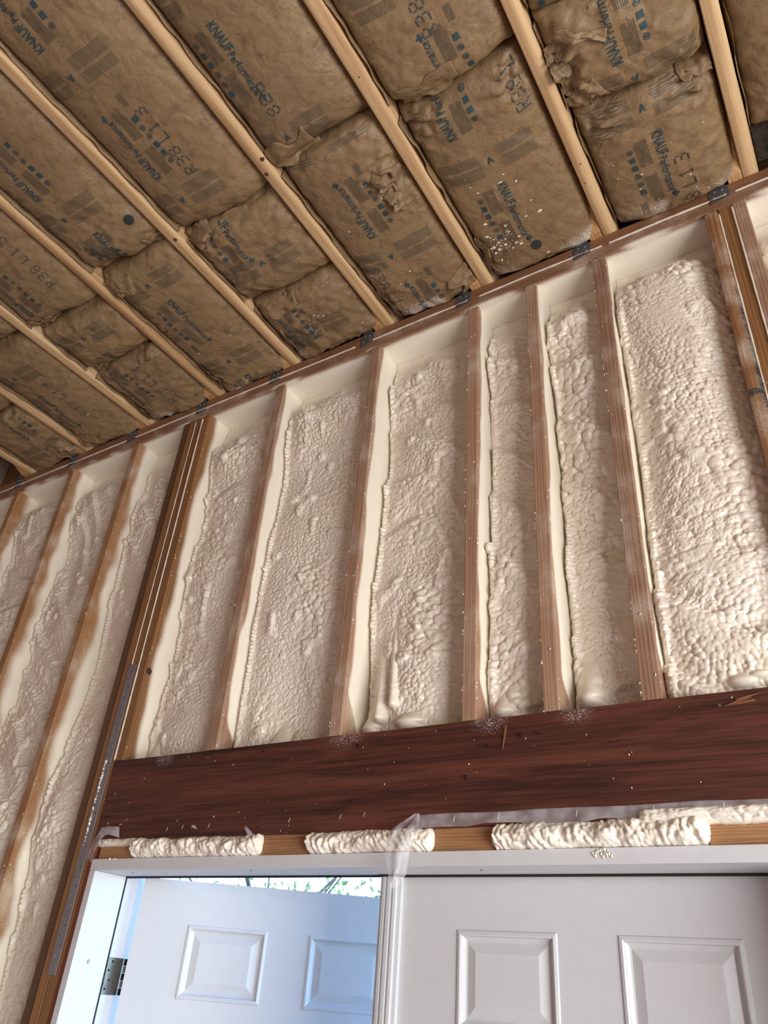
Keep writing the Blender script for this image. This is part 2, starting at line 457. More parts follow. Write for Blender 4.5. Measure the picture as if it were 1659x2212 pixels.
for k, s in enumerate(lst + cr):
    me = s.data; zmax = max(v.co.z for v in me.vertices); wdt = max(v.co.x for v in me.vertices)
    zlo = 0 if zmax < 2 else 1.6
    rs = np.random.RandomState(50 + k); pts = []
    n = 90 if k > 4 else 40
    for q in range(n):
        z = zlo + (zmax - zlo) * rs.rand()
        left = rs.rand() < (.72 if k > 3 else .4)
        if left and vn(np.array([z * 6.]), np.array([k * 9.]), 3)[0] < .35: continue
        pts.append((-wdt + (rs.rand() - .5) * .001, rs.rand() * .004, z) if left else (wdt + (rs.rand() - .5) * .001, .002 + rs.rand() * .006, z))
    for q in range(8): pts.append(((rs.rand() - .5) * wdt * 2, -.001, zlo + (zmax - zlo) * rs.rand()))
    crumbs(s, pts, .0018, 60 + k)

# the header and what sticks to it
hx0, hx1 = -2.0655, -.0635
hd = box('door_header', hx0, hx1, -.001, .11, ZH0, ZH1, HEADER, .003, origin=(hx0, 0, ZH0))
tag(hd, 'dark red veneer header beam over the white double door', 'beam')
def tube_bm(bm, a, b, r0, r1, seg=6):
    a = Vector(a); b = Vector(b); d = (b - a).normalized(); u = d.orthogonal().normalized(); v = d.cross(u)
    ra = [bm.verts.new(a + (u * math.cos(2 * math.pi * i / seg) + v * math.sin(2 * math.pi * i / seg)) * r0) for i in range(seg)]
    rb = [bm.verts.new(b + (u * math.cos(2 * math.pi * i / seg) + v * math.sin(2 * math.pi * i / seg)) * r1) for i in range(seg)]
    for i in range(seg): bm.faces.new((ra[i], ra[(i + 1) % seg], rb[(i + 1) % seg], rb[i]))
    bm.faces.new(ra[::-1]); bm.faces.new(rb)
def nail(parent, p, d, L=.018):
    bm = bmesh.new(); p = Vector(p); d = Vector(d).normalized()
    tube_bm(bm, p + Vector((0, .004, 0)), p + d * L, .0014, .0014); tube_bm(bm, p + d * L, p + d * (L + .0015), .0036, .0036, 8)
    return link('nail', mesh_of(bm, 'nail'), BLACKM, parent)
for (xi, zi, dx, dz) in ((1.385, .185, .4, .5), (1.437, .188, -.5, .3), (1.30, .168, .5, .4), (1.815, .212, .3, -.3), (1.02, .208, -.6, .2),
                         (.62, .216, .7, .1), (1.25, .10, .3, .6), (.94, .20, .4, .3)):
    nail(hd, (xi, -.001, zi), (dx, -.7, dz), .012)
def splinter(parent, p, d, L, wd):
    bm = bmesh.new(); p = Vector(p); d = Vector(d).normalized(); s = d.cross(Vector((0, 1, 0))).normalized() * wd
    q = [p - s, p + s, p + d * L * .6 + s * .6 + Vector((0, -.003, 0)), p + d * L + Vector((0, -.006, 0)), p + d * L * .5 - s + Vector((0, -.002, 0))]
    a = [bm.verts.new(x + Vector((0, -.001, 0))) for x in q]; b = [bm.verts.new(x + Vector((0, .002, 0))) for x in q]
    bm.faces.new(a); bm.faces.new(b[::-1])
    for i in range(5): bm.faces.new((a[i], b[i], b[(i + 1) % 5], a[(i + 1) % 5]))
    return link('wood_splinter', mesh_of(bm, 'wood_splinter'), SPLINT, parent)
splinter(hd, (1.352, -.002, .215), (-.12, 0, -1), .055, .0022)
splinter(hd, (1.878, -.002, .222), (-.95, 0, -.3), .05, .0025)
splinter(hd, (1.885, -.002, .214), (-.95, 0, -.12), .06, .002)
splinter(hd, (1.85, -.002, .219), (.9, 0, .12), .05, .0018)
rs = np.random.RandomState(5)
crumbs(hd, [(rs.rand() * 2.0, -.0015, rs.rand() * .235) for _ in range(70)], .0011, 77)

# ------------------------------------------------------------------ spray foam bays
def foam_bay(x0, x1, z0, z1, seed, label, step=.0032, cell=.024, bulge=.03, depth=.095, drips=(), zfine=None, waves=.020, group='foam filled stud bays'):
    g = .0007; x0 += g; x1 -= g
    nx = max(12, int((x1 - x0) / step))
    xs = np.linspace(x0, x1, nx)
    if zfine is None: zs = np.linspace(z0, z1, int((z1 - z0) / step))
    else: zs = np.r_[np.linspace(z0, zfine, max(6, int((zfine - z0) / .03)), endpoint=False), np.linspace(zfine, z1, int((z1 - zfine) / step))]
    X, Z = np.meshgrid(xs, zs, indexing='ij')
    u = (X - x0) / (x1 - x0); wd = x1 - x0
    # slow domain warp makes the bubbles run in streams
    wx = X + .022 * (vn(X * 8, Z * 8, seed) - .5) + .10 * (vn(X * 1.7, Z * 1.7, seed + 2) - .5)
    wz = Z + .030 * (vn(X * 8, Z * 8, seed + 31) - .5) + .10 * (vn(X * 1.7, Z * 1.7, seed + 8) - .5)
    m = sstep(fbm(X * 7, Z * 4.5, seed + 50), .40, .62)
    s1 = cell; s2 = cell * .52; s3 = cell * .27
    b1 = bubbles(wx / s1, wz / (s1 * .88), seed + 60) * s1
    b2 = bubbles(wx / s2 + 7, wz / (s2 * .9), seed + 70) * s2
    b3 = bubbles(wx / s3, wz / s3, seed + 80) * s3
    m3 = sstep(fbm(X * 8, Z * 6, seed + 90), .42, .62)
    h = b1 * m * (1 - .6 * m3) * .95 + b2 * (1 - .75 * m) * (1 - .45 * m3) * .95 + b3 * m3 * .95
    big = sstep(vn(wx * 22, wz * 22, seed + 97), .74, .95)
    h = h + .010 * big
    # lapped passes of the spray gun: soft shelves across the bay
    zz = Z * 5.2 + 1.6 * (X - x0) / .4 + 1.3 * vn(X * 5, Z * 2, seed + 11)
    lap = (zz - np.floor(zz)); lap = np.where(lap < .82, lap / .82, (1 - lap) / .18)
    low = waves * (lap - .5) * sstep(vn(X * 1.2, Z * 2.0, seed + 12), .25, .7) + .052 * (vn(X * 5, Z * 3.6, seed + 20) - .5)
    prof = (1 - np.abs(2 * u - 1) ** 2.2) * (.8 + .5 * vn(X * 0, Z * 2.2, seed + 23))
    # a rolled bead runs down the left edge
    e = X - x0; eb = np.exp(-((e - .016) / .010) ** 2) * (.006 + .010 * vn(Z * 9, Z * 0, seed + 77))
    eb = eb * (.75 + .45 * np.abs(np.sin(Z * (190 + 40 * vn(Z * 3, Z * 0, 4)) + 3 * vn(Z * 25, X * 0, seed))))
    groove = .003 * np.exp(-(e / .005) ** 2)
    dep = depth + .034 * (vn(Z * 2.6, Z * 0, seed + 40) - .5)
    y = dep - bulge * prof - low - h - eb + groove
    for (dx, za, zb, r, hh) in drips:
        t = np.clip((Z - za) / (zb - za), 0, 1); cz = za + t * (zb - za)
        rr = r * (1.5 - .55 * t) * (.86 + .2 * np.abs(np.sin(Z * 85 + dx * 50 + 3 * vn(Z * 30, Z * 0, seed))))
        q = np.maximum(0, 1 - ((X - (x0 + dx * wd) - .012 * np.sin(Z * 11)) / rr) ** 2 - ((Z - cz) / (r)) ** 2)
        base = dep - bulge * prof
        y = np.where(q > 0, np.minimum(y + .004 * q, base - hh * 1.3 * (1 - .8 * t) * np.sqrt(q) + .004 + .012 * t), y)
    # thin smooth coat under the top plate
    top = sstep(z1 - Z + .05 * (fbm(X * 14, Z * 14, seed + 13) - .5), .0, .17)
    y = np.minimum(.128, y * top + (1 - top) * (.12 - .003 * b3 / s3))
    ycl = .008
    y = np.where(y < ycl + .02, ycl + .02 * np.exp((y - ycl - .02) / .02), y)
    n, k = X.shape
    V = np.stack([X, y, Z], -1).reshape(-1, 3)
    F = grid_faces(n, k, True)
    bi = border_idx(n, k); S = V[bi].copy(); S[:, 1] = .1405
    nb = len(bi); base = len(V); V = np.r_[V, S]
    i = np.arange(nb); j = (i + 1) % nb
    F = np.r_[F, np.stack([bi[i], bi[j], base + j, base + i], 1)]
    org = np.array([(x0 + x1) / 2, .14, z0]); V = V - org
    o = link('spray_foam', np_mesh('spray_foam', V, F), FOAMM, None, tuple(org))
    tag(o, label, 'foam', group); return o

foam_bay(-3.782, -3.364, .02, ZPB, 3, 'spray foam bay at the far left picture edge', .006, cell=.018, zfine=1.6)
foam_bay(-3.326, -2.937, .02, ZPB, 103, 'spray foam bay between third and second stud left of the strapped post', .0034, cell=.0175, zfine=1.6)
foam_bay(-2.899, -2.493, .02, ZPB, 203, 'spray foam bay between second and first stud left of the strapped post', .0031, cell=.0175, zfine=1.55)
foam_bay(-2.455, -2.182, .02, ZPB, 303, 'narrow spray foam bay directly left of the strapped post', .0029, cell=.0165, zfine=1.55, bulge=.022)
foam_bay(-2.028, -1.669, ZH1, ZPB, 403, 'spray foam bay right of the strapped post, leftmost above the header', .0027, cell=.0175,
         drips=((.12, 2.41, 2.50, .022, .02), (.05, 3.06, 3.2, .016, .03)))
foam_bay(-1.631, -1.225, ZH1, ZPB, 503, 'spray foam bay second from left above the header', .0026, cell=.018,
         drips=((.10, 2.41, 2.52, .02, .02), (.42, 2.40, 2.46, .022, .016)))
foam_bay(-1.187, -.83, ZH1, ZPB, 603, 'spray foam bay with long rounded drips above the open door', .0025, cell=.018, bulge=.034,
         drips=((.20, 2.44, 2.70, .015, .040), (.34, 2.47, 2.76, .013, .038), (.09, 2.42, 2.50, .026, .034), (.48, 2.42, 2.47, .034, .042), (.70, 2.40, 2.47, .030, .022)))
foam_bay(-.792, -.621, ZH1, ZPB, 703, 'left of the two narrow spray foam bays', .0024, cell=.020, bulge=.02,
         drips=((.20, 2.42, 2.50, .024, .036), (.12, 2.6, 3.7, .012, .016), (.36, 2.46, 2.53, .016, .024)))
foam_bay(-.583, -.400, ZH1, ZPB, 803, 'right of the two narrow spray foam bays', .0024, cell=.021, bulge=.024,
         drips=((.20, 2.43, 2.53, .026, .040),))
foam_bay(-.358, -.062, ZH1, ZPB, 903, 'wide lumpy spray foam bay left of the scorched post', .0022, cell=.0215, bulge=.042, depth=.078, waves=.026,
         drips=((.50, 2.42, 2.45, .022, .022), (.62, 2.43, 2.45, .018, .02)))
foam_bay(.050, .431, .02, ZPB, 1003, 'spray foam bay right of the scorched post at the picture edge', .0034, cell=.030, zfine=2.2, bulge=.05)
for k in range(5):
    x = .431 + .406 * k + .038
    foam_bay(x, min(x + .368, 2.61), .02, ZPB, 1100 + 50 * k, 'spray foam bay ' + ('first', 'second', 'third', 'fourth', 'fifth')[k] + ' beyond the right picture edge', .012, cell=.034, group='foam bays right of the picture')

# ------------------------------------------------------------------ perforated strap on the post
bm = bmesh.new(); bm_box(bm, -.018, .018, -.0032, -.0006, 0, .911, .0008)
st = link('metal_strap', mesh_of(bm, 'metal_strap'), GALV, None, (-2.0965, 0, 1.803)); tag(st, 'long grey perforated steel strap nailed to the left post', 'strap')
rs = np.random.RandomState(2)
for k in range(36):
    z = .02 + k * .0255; x = -.007 if k % 2 else .007
    bm = bmesh.new()
    if k % 6 in (0, 1): tube_bm(bm, (x, -.0028, z), (x, -.0052, z), .0042, .0034, 8); link('nail', mesh_of(bm, 'nail'), GALV, st)
    else: tube_bm(bm, (x, -.0028, z), (x, -.00345, z), .0022, .0022, 8); link('nail_hole', mesh_of(bm, 'nail_hole'), BLACKM, st)
crumbs(pB, [(.0185 + rs.rand() * .004, -.002, 2.12 + .27 * (rs.rand() ** .6)) for _ in range(90)], .004, 71)
# knots
bm = bmesh.new(); tube_bm(bm, (0, 0, 0), (.003, 0, 0), .013, .011, 10)
link('knot', mesh_of(bm, 'knot'), plain('dark_knot', lin(60, 38, 28), .7, bump=(200, .6, .004)), cr[0], (.0178, .016, .30))

# ------------------------------------------------------------------ strip under the header: shim blocks and foam
for k, (a, b, lab) in enumerate(((-2.03, -1.878, 'small wood block at the left end above the door frame'),
                            (-1.401, -1.251, 'wood block between the first two foam beads above the open door'),
                            (-.897, -.748, 'wood block with curved grain beside the hanging plastic'),
                            (-.306, -.12, 'wood block at the right end above the closed door'))):
    tag(box('shim_block', a, b, .004, .10, 2.1000, 2.1485, BLOCK, .001), lab, 'wood block', 'blocks above the door frame')
def ribbed_bead(x0, x1, z0, z1, seed, label, ybase=.03, out=.035, ribs=75):
    n = int((x1 - x0) / .0022); m = 26
    t = np.linspace(x0, x1, n); a = np.linspace(0, math.pi, m)
    T, A = np.meshgrid(t, a, indexing='ij')
    sl = T + .010 * np.cos(A) + .012 * vn(T * 20, A * 0, seed)
    ph = sl * ribs + 7.0 * fbm(T * 14, A * .4, seed + 1)
    rib = np.abs(np.sin(ph * 2)) ** .7
    nz = .6 * vn(T * 34, A * 1.2, seed + 2) + .55 * fbm(T * 120, A * 5, seed + 3)
    R = .60 + .13 * rib * vn(T * 12, A * .8, seed + 7) * 1.6 + .52 * nz
    endf = np.minimum(1, np.sqrt(np.maximum(0, np.minimum(T - x0, x1 - T)) / .014))
    R = R * (.35 + .65 * endf)
    zc = (z0 + z1) / 2; hz = (z1 - z0) / 2
    Z = zc + hz * np.cos(A) * (.8 + .35 * R) * (.8 + .2 * endf); Y = ybase - (ybase + out) * np.sin(A) ** .7 * R * .8
    V = np.stack([T, Y, Z], -1).reshape(-1, 3); F = grid_faces(n, m)
    org = np.array([(x0 + x1) / 2, 0, z0]); V = V - org
    bi = border_idx(n, m); S = V[bi].copy(); S[:, 1] = ybase + .01; nb = len(bi); base = len(V)
    V = np.r_[V, S]; i = np.arange(nb); j = (i + 1) % nb
    F = np.r_[F, np.stack([bi[j], bi[i], base + i, base + j], 1)]
    o = link('foam_bead', np_mesh('foam_bead', V, F), CRUMB, None, tuple(org)); tag(o, label, 'foam bead', 'foam beads above the door frame'); return o
ribbed_bead(-1.885, -1.398, 2.101, 2.150, 11, 'ribbed expanding foam bead above the left part of the open door')
ribbed_bead(-1.255, -.893, 2.101, 2.150, 12, 'ribbed expanding foam bead behind the hanging plastic')
ribbed_bead(-.752, -.300, 2.101, 2.152, 13, 'ribbed expanding foam bead above the closed door')
ribbed_bead(-.43, -.075, 2.138, 2.166, 14, 'thin crumbly white foam bead smeared along the header edge', .0, .022, 30)
ribbed_bead(-2.045, -1.87, 2.134, 2.154, 15, 'thin foam bead over the small left wood block', .01, .014, 40)

# ------------------------------------------------------------------ door frame
X0, X1 = -2.0195, -.135            # clear opening between the jambs
ZD = 2.069
fr = struct(empty('trim_1', ((X0 + X1) / 2, 0, 0)), 'white door frame around the double door', 'door frame')
ox = (X0 + X1) / 2
def part(name, x0, x1, y0, y1, z0, z1, mat, bevel=.0, parent=fr, px=ox, py=0, pz=0):
    return box(name, x0 - px, x1 - px, y0 - py, y1 - py, z0 - pz, z1 - pz, mat, bevel, parent)
part('head_jamb', -2.0445, -.1085, -.004, .115, ZD, 2.0993, WHITE, .0015)
part('head_stop', -2.0445, -.1085, .115, .205, 2.082, 2.0993, WHITE, .001)
part('side_jamb', -2.0445, X0, -.004, .115, 0, ZD - .0005, WHITE, .0015)
part('side_jamb', -2.0445, -2.032, .115, .205, 0, 2.0815, WHITE, .001)
part('side_jamb', X1, -.1085, -.004, .115, 0, ZD - .0005, WHITE, .0015)
part('side_jamb', -.124, -.1085, .115, .205, 0, 2.0815, WHITE, .001)
part('gasket', -2.03, -.124, .1152, .124, 2.0645, 2.0815, RUBBER, .001)
part('gasket', -2.0318, -2.0225, .1152, .124, .01, 2.064, RUBBER, .001)
part('threshold', -2.0445, -.1085, 0, .2, 0, .02, ALU, .002)
bm = bmesh.new(); tube_bm(bm, (0, 0, 0), (.0025, 0, 0), .006, .005, 10)
link('screw_head', mesh_of(bm, 'screw_head'), STEEL, fr, (X0 - ox - .0005, .052, 1.842))
for (sx, sy) in ((-1.45, .03), (-.80, .05), (-.21, .04), (-1.92, .05)):
    bm = bmesh.new(); tube_bm(bm, (0, 0, .0005), (0, 0, -.001), .003, .003, 8)
    link('nail_hole', mesh_of(bm, 'nail_hole'), INKD, fr, (sx - ox, sy, ZD))
crumbs(fr, [(-1.97 + .05 * random.random() - ox, -.005, 2.0985) for _ in range(8)] + [(-.53 + .04 * random.random() - ox, -.005, 2.083 + .014 * random.random()) for _ in range(22)], .0022, 80)

# fluted astragal
prof = []
flutes = [(-.030, .0), (-.030, -.010), (-.026, -.010), (-.026, -.016), (-.019, -.017), (-.018, -.021), (-.010, -.022), (-.009, -.018), (-.004, -.018), (-.003, -.023),
          (.006, -.023), (.007, -.018), (.012, -.018), (.013, -.022), (.020, -.021), (.021, -.014), (.030, -.013), (.030, .0)]
bm = bmesh.new()
za, zb = .02, 2.064
A = [bm.verts.new((x, y, za)) for x, y in flutes]; B = [bm.verts.new((x, y, zb)) for x, y in flutes]
for i in range(len(A)): j = (i + 1) % len(A); bm.faces.new((A[i], A[j], B[j], B[i]))
bm.faces.new(A[::-1]); bm.faces.new(B)
bmesh.ops.recalc_face_normals(bm, faces=bm.faces[:])
as_ = link('door_astragal', mesh_of(bm, 'door_astragal'), ALU, None, (-1.073, .127, 0))
tag(as_, 'fluted white aluminium strip between open and closed door', 'door trim')
as2 = part('gasket', -1.105, -1.040, .1045, .1155, 2.0645, 2.0685, RUBBER)

# ------------------------------------------------------------------ doors
def make_door(name, label, Wd, cuts, H0, H1):
    """leaf with its room face at y = 0, hinge at x = 0; raised panels are child parts"""
    xs = [0, cuts[0], cuts[1], cuts[2], cuts[3], Wd]
    zs = [H0, .27, .86, 1.02, 1.60, 1.77, 1.958, H1]
    r = empty(name)
    bm = bmesh.new(); th = .044
    g = {}
    def v(i, k, y):
        if (i, k, y) not in g: g[(i, k, y)] = bm.verts.new((xs[i], y, zs[k]))
        return g[(i, k, y)]
    holes = [(i, k) for i in (1, 3) for k in (1, 3, 5)]
    for i in range(5):
        for k in range(7):
            if (i, k) not in holes: bm.faces.new((v(i, k, 0), v(i + 1, k, 0), v(i + 1, k + 1, 0), v(i, k + 1, 0)))
            bm.faces.new((v(i, k, th), v(i, k + 1, th), v(i + 1, k + 1, th), v(i + 1, k, th)))
    for i in range(5):
        bm.faces.new((v(i, 0, 0), v(i, 0, th), v(i + 1, 0, th), v(i + 1, 0, 0))); bm.faces.new((v(i, 7, 0), v(i + 1, 7, 0), v(i + 1, 7, th), v(i, 7, th)))
    for k in range(7):
        bm.faces.new((v(0, k, 0), v(0, k + 1, 0), v(0, k + 1, th), v(0, k, th))); bm.faces.new((v(5, k, 0), v(5, k, th), v(5, k + 1, th), v(5, k + 1, 0)))
    bmesh.ops.recalc_face_normals(bm, faces=bm.faces[:])
    link('door_slab', mesh_of(bm, 'door_slab'), DOORM, r)
    rings = [(0, 0), (.002, -.003), (.008, -.0045), (.0115, -.0025), (.013, .004), (.0185, .0075), (.0225, .0085), (.044, .0015)]
    for (i, k) in holes:
        bm = bmesh.new(); prev = None
        for ins, y in rings:
            c = [bm.verts.new(p) for p in ((xs[i] + ins, y, zs[k] + ins), (xs[i + 1] - ins, y, zs[k] + ins), (xs[i + 1] - ins, y, zs[k + 1] - ins), (xs[i] + ins, y, zs[k + 1] - ins))]
            if prev:
                for q in range(4): bm.faces.new((prev[q], prev[(q + 1) % 4], c[(q + 1) % 4], c[q]))
            prev = c
        bm.faces.new(prev)
        bm.normal_update()
        link('panel', mesh_of(bm, 'panel'), DOORM, r)
    return r
d1 = make_door('door_1', '', .912, (.155, .395, .518, .758), .03, 2.074)
d1.location = (-1.990, .165, 0); d1.rotation_euler.z = math.radians(36)
struct(d1, 'white panelled door leaf swung open to the outside, lit blue', 'door')
d2 = make_door('door_2', '', .908, (.152, .387, .516, .753), .03, 2.066)
d2.location = (-1.0485, .1275, 0)
struct(d2, 'white panelled door leaf standing closed on the right', 'door')
# hinge on the left jamb
def hinge(zc):
    bm = bmesh.new(); bm_box(bm, 0, .003, -.040, .020, 0, .092, .0008)
    h = link('hinge', mesh_of(bm, 'hinge'), STEEL, fr, (-2.0315 - ox, .165, zc - .046)); h['label'] = 'steel butt hinge'
    for z, y in ((.014, -.028), (.036, -.020), (.060, -.028), (.082, -.020)):
        bm = bmesh.new(); tube_bm(bm, (.0028, y, z), (.0042, y, z), .0035, .003, 10); link('screw', mesh_of(bm, 'screw'), BLACKM, h)
    for z in (.026, .072):
        bm = bmesh.new(); bm_box(bm, .0028, .0045, -.036, .002, z - .002, z + .002, .0006); link('rib', mesh_of(bm, 'rib'), STEEL, h)
    for k in range(5):
        bm = bmesh.new(); tube_bm(bm, (.012, .024, k * .0184 + .0006), (.012, .024, k * .0184 + .0178), .0072, .0072, 14)
        link('knuckle', mesh_of(bm, 'knuckle', False), STEEL if k % 2 else BLACKM, h)
for zc in (1.812, 1.05, .30): hinge(zc)

# ------------------------------------------------------------------ plastic film
def sheet(name, P, n, m, mat, label, cat, amp, seed, thick=.0006, group=None):
    """P: function (u, v) -> xyz arrays; a thin wrinkled sheet with real thickness"""
    U, V = np.meshgrid(np.linspace(0, 1, n), np.linspace(0, 1, m), indexing='ij')
    x, y, z = P(U, V)
    y = y - amp * fbm(U * n / 8, V * m / 6, seed)
    A = np.stack([x, y, z], -1).reshape(-1, 3); org = A[0].copy(); A = A - org
    B = A + np.array([0, thick, 0]); N_ = len(A); bi = border_idx(n, m); nb = len(bi); i = np.arange(nb); j = (i + 1) % nb
    F = np.r_[grid_faces(n, m, True), grid_faces(n, m) + N_, np.stack([bi[i], bi[j], N_ + bi[j], N_ + bi[i]], 1)]
    o = link(name, np_mesh(name, np.r_[A, B], F), mat, None, tuple(org))
    if label: tag(o, label, cat, group)
    return o
def filmP(U, V):
    x = -.936 + U * .86
    top = 2.177 + .001 * np.sin(U * 20); bot = 2.150 - .010 * vn(U * 14, U * 0, 4) + .012 * vn(U * 5, U * 0, 9)
    return x, -.0045 + 0 * U, top + (bot - top) * V
fs = sheet('plastic_film', filmP, 120, 10, FILM, 'clear plastic strip stapled along the lower edge of the header', 'plastic film', .006, 3)
for xs_ in (-.838, -.73, -.555, -.40, -.27):
    bm = bmesh.new(); tube_bm(bm, (0, 0, 0), (.003, 0, .013), .0006, .0006, 5)
    link('staple', mesh_of(bm, 'staple'), ALU, fs, (xs_ + .936, -.0075, -.019))
def dangP(U, V):
    # folded tongue hanging from the strip's left end down past the door head
    wv = np.interp(V, [0, .18, .4, .6, .8, 1], [.010, .058, .072, .058, .044, .006])
    xc = np.interp(V, [0, .18, .4, .6, .8, 1], [-.931, -.944, -.962, -.964, -.964, -.972])
    x = xc + (U - .5) * wv
    y = np.interp(V, [0, .2, .5, 1], [-.006, -.034, -.040, -.030]) - .012 * np.sin(U * 3.14) - .006 * np.sin(U * 9 + V * 3)
    return x, y, 2.178 - V * .158
sheet('plastic_film', dangP, 16, 40, FILM, 'loose plastic tongue hanging over the door frame above the mullion', 'plastic film', .006, 6)
def scrapP(x0, z0, L, wd, ang, cv):
    def f(U, V):
        a = U * L; b = (V - .5) * wd * (1 - .3 * np.sin(U * 3))
        x = x0 + a * math.cos(ang) - b * math.sin(ang); z = z0 + a * math.sin(ang) + b * math.cos(ang) - cv * U * U
        return x, -.006 - .010 * np.sin(U * 3.1) + 0 * V, z
    return f
sheet('plastic_scrap', scrapP(-2.052, 2.095, .095, .036, 1.1, 0), 14, 8, FILM, 'torn plastic scrap at the upper left corner of the door frame', 'plastic scrap', .008, 8)
sheet('plastic_scrap', scrapP(-2.030, 2.168, .085, .034, .25, .02), 14, 8, FILM, 'torn plastic scrap folded over the left end of the header', 'plastic scrap', .008, 9)
sheet('plastic_scrap', scrapP(-1.652, 2.171, .022, .012, .5, .01), 8, 6, FILM, 'tiny torn plastic bit stapled on the header above the first foam bead', 'plastic scrap', .01, 10)
sheet('plastic_scrap', scrapP(-1.455, 2.170, .026, .014, -.5, .01), 8, 6, FILM, 'tiny torn plastic bit on the header near the first wood block', 'plastic scrap', .01, 12)
for k, (sx, sz) in enumerate(((-1.76, 2.168), (-1.70, 2.172), (-1.60, 2.172), (-1.16, 2.178), (-1.09, 2.18), (-1.32, 2.176))):
    bm = bmesh.new(); tube_bm(bm, (0, 0, 0), (.003, 0, .011), .0006, .0006, 5)
    link('staple', mesh_of(bm, 'staple'), ALU, hd, (sx - hx0, -.002, sz - ZH0))
# white wire at the right post
wr = bead('wire', [(0, 0, 0), (.02, -.012, -.010), (.06, -.014, -.05), (.12, -.004, -.11)], .0018, CAULK, None, 5, 6, 40, .05)
wr.location = (-.026, -.006, 3.128); tag(wr, 'short white wire sticking out of the scorched right post', 'wire')

# ------------------------------------------------------------------ ceiling joists, rafters, ties
JR = [-3.25, -2.829, -2.411, -1.98, -1.574, -1.136, -.737, -.313, .102, .52, .94, 1.36, 1.78, 2.2]   # right edges
JN = {-2.829: 'leftmost ceiling joist, meeting the plate in the far left corner', -2.411: 'second ceiling joist from the left',
      -1.98: 'third ceiling joist from the left', -1.574: 'fourth ceiling joist from the left', -1.136: 'fourth ceiling joist from the right',
      -.737: 'third ceiling joist from the right', -.313: 'second ceiling joist from the right, with small dark knots near the wall',
      .102: 'rightmost ceiling joist above the scorched post'}
ORD = ('first', 'second', 'third', 'fourth', 'fifth', 'sixth', 'seventh')
def beyond(k): return 'hidden in the far left corner' if k < 9 else ORD[k - 9] + ' beyond the right picture edge'
JW = .041
def joist_mesh(seed):
    n = 60; ys = np.linspace(0, YB + .02, n) + .0
    ys = np.linspace(.135, YB + .02, n)
    wob = .0035 * (fbm(ys * 2.1, ys * 0, seed) - .5); wo2 = .004 * (fbm(ys * 5, ys * 0, seed + 4) - .5)
    prof = [(-JW / 2, .235), (-JW / 2, .003), (-JW / 2 + .003, 0), (JW / 2 - .003, 0), (JW / 2, .003), (JW / 2, .235)]
    V = np.zeros((n, 6, 3))
    for k, (px, pz) in enumerate(prof):
        V[:, k, 0] = px + wob + (wo2 if k in (3, 4) else 0); V[:, k, 1] = ys; V[:, k, 2] = pz
    F = []
    for i in range(n - 1):
        for k in range(6): F.append((i * 6 + k, i * 6 + (k + 1) % 6, (i + 1) * 6 + (k + 1) % 6, (i + 1) * 6 + k))
    V = V.reshape(-1, 3)
    F = np.array(F)
    me = np_mesh('ceiling_joist', V, F, False)
    bm = bmesh.new(); bm.from_mesh(me); bm.verts.ensure_lookup_table()
    bm.faces.new([bm.verts[k] for k in range(6)]); bm.faces.new([bm.verts[(n - 1) * 6 + k] for k in range(5, -1, -1)])
    bmesh.ops.recalc_face_normals(bm, faces=bm.faces[:]); bm.to_mesh(me); bm.free()
    return me
KNOT = plain('joist_knot', lin(92, 50, 32), .6)
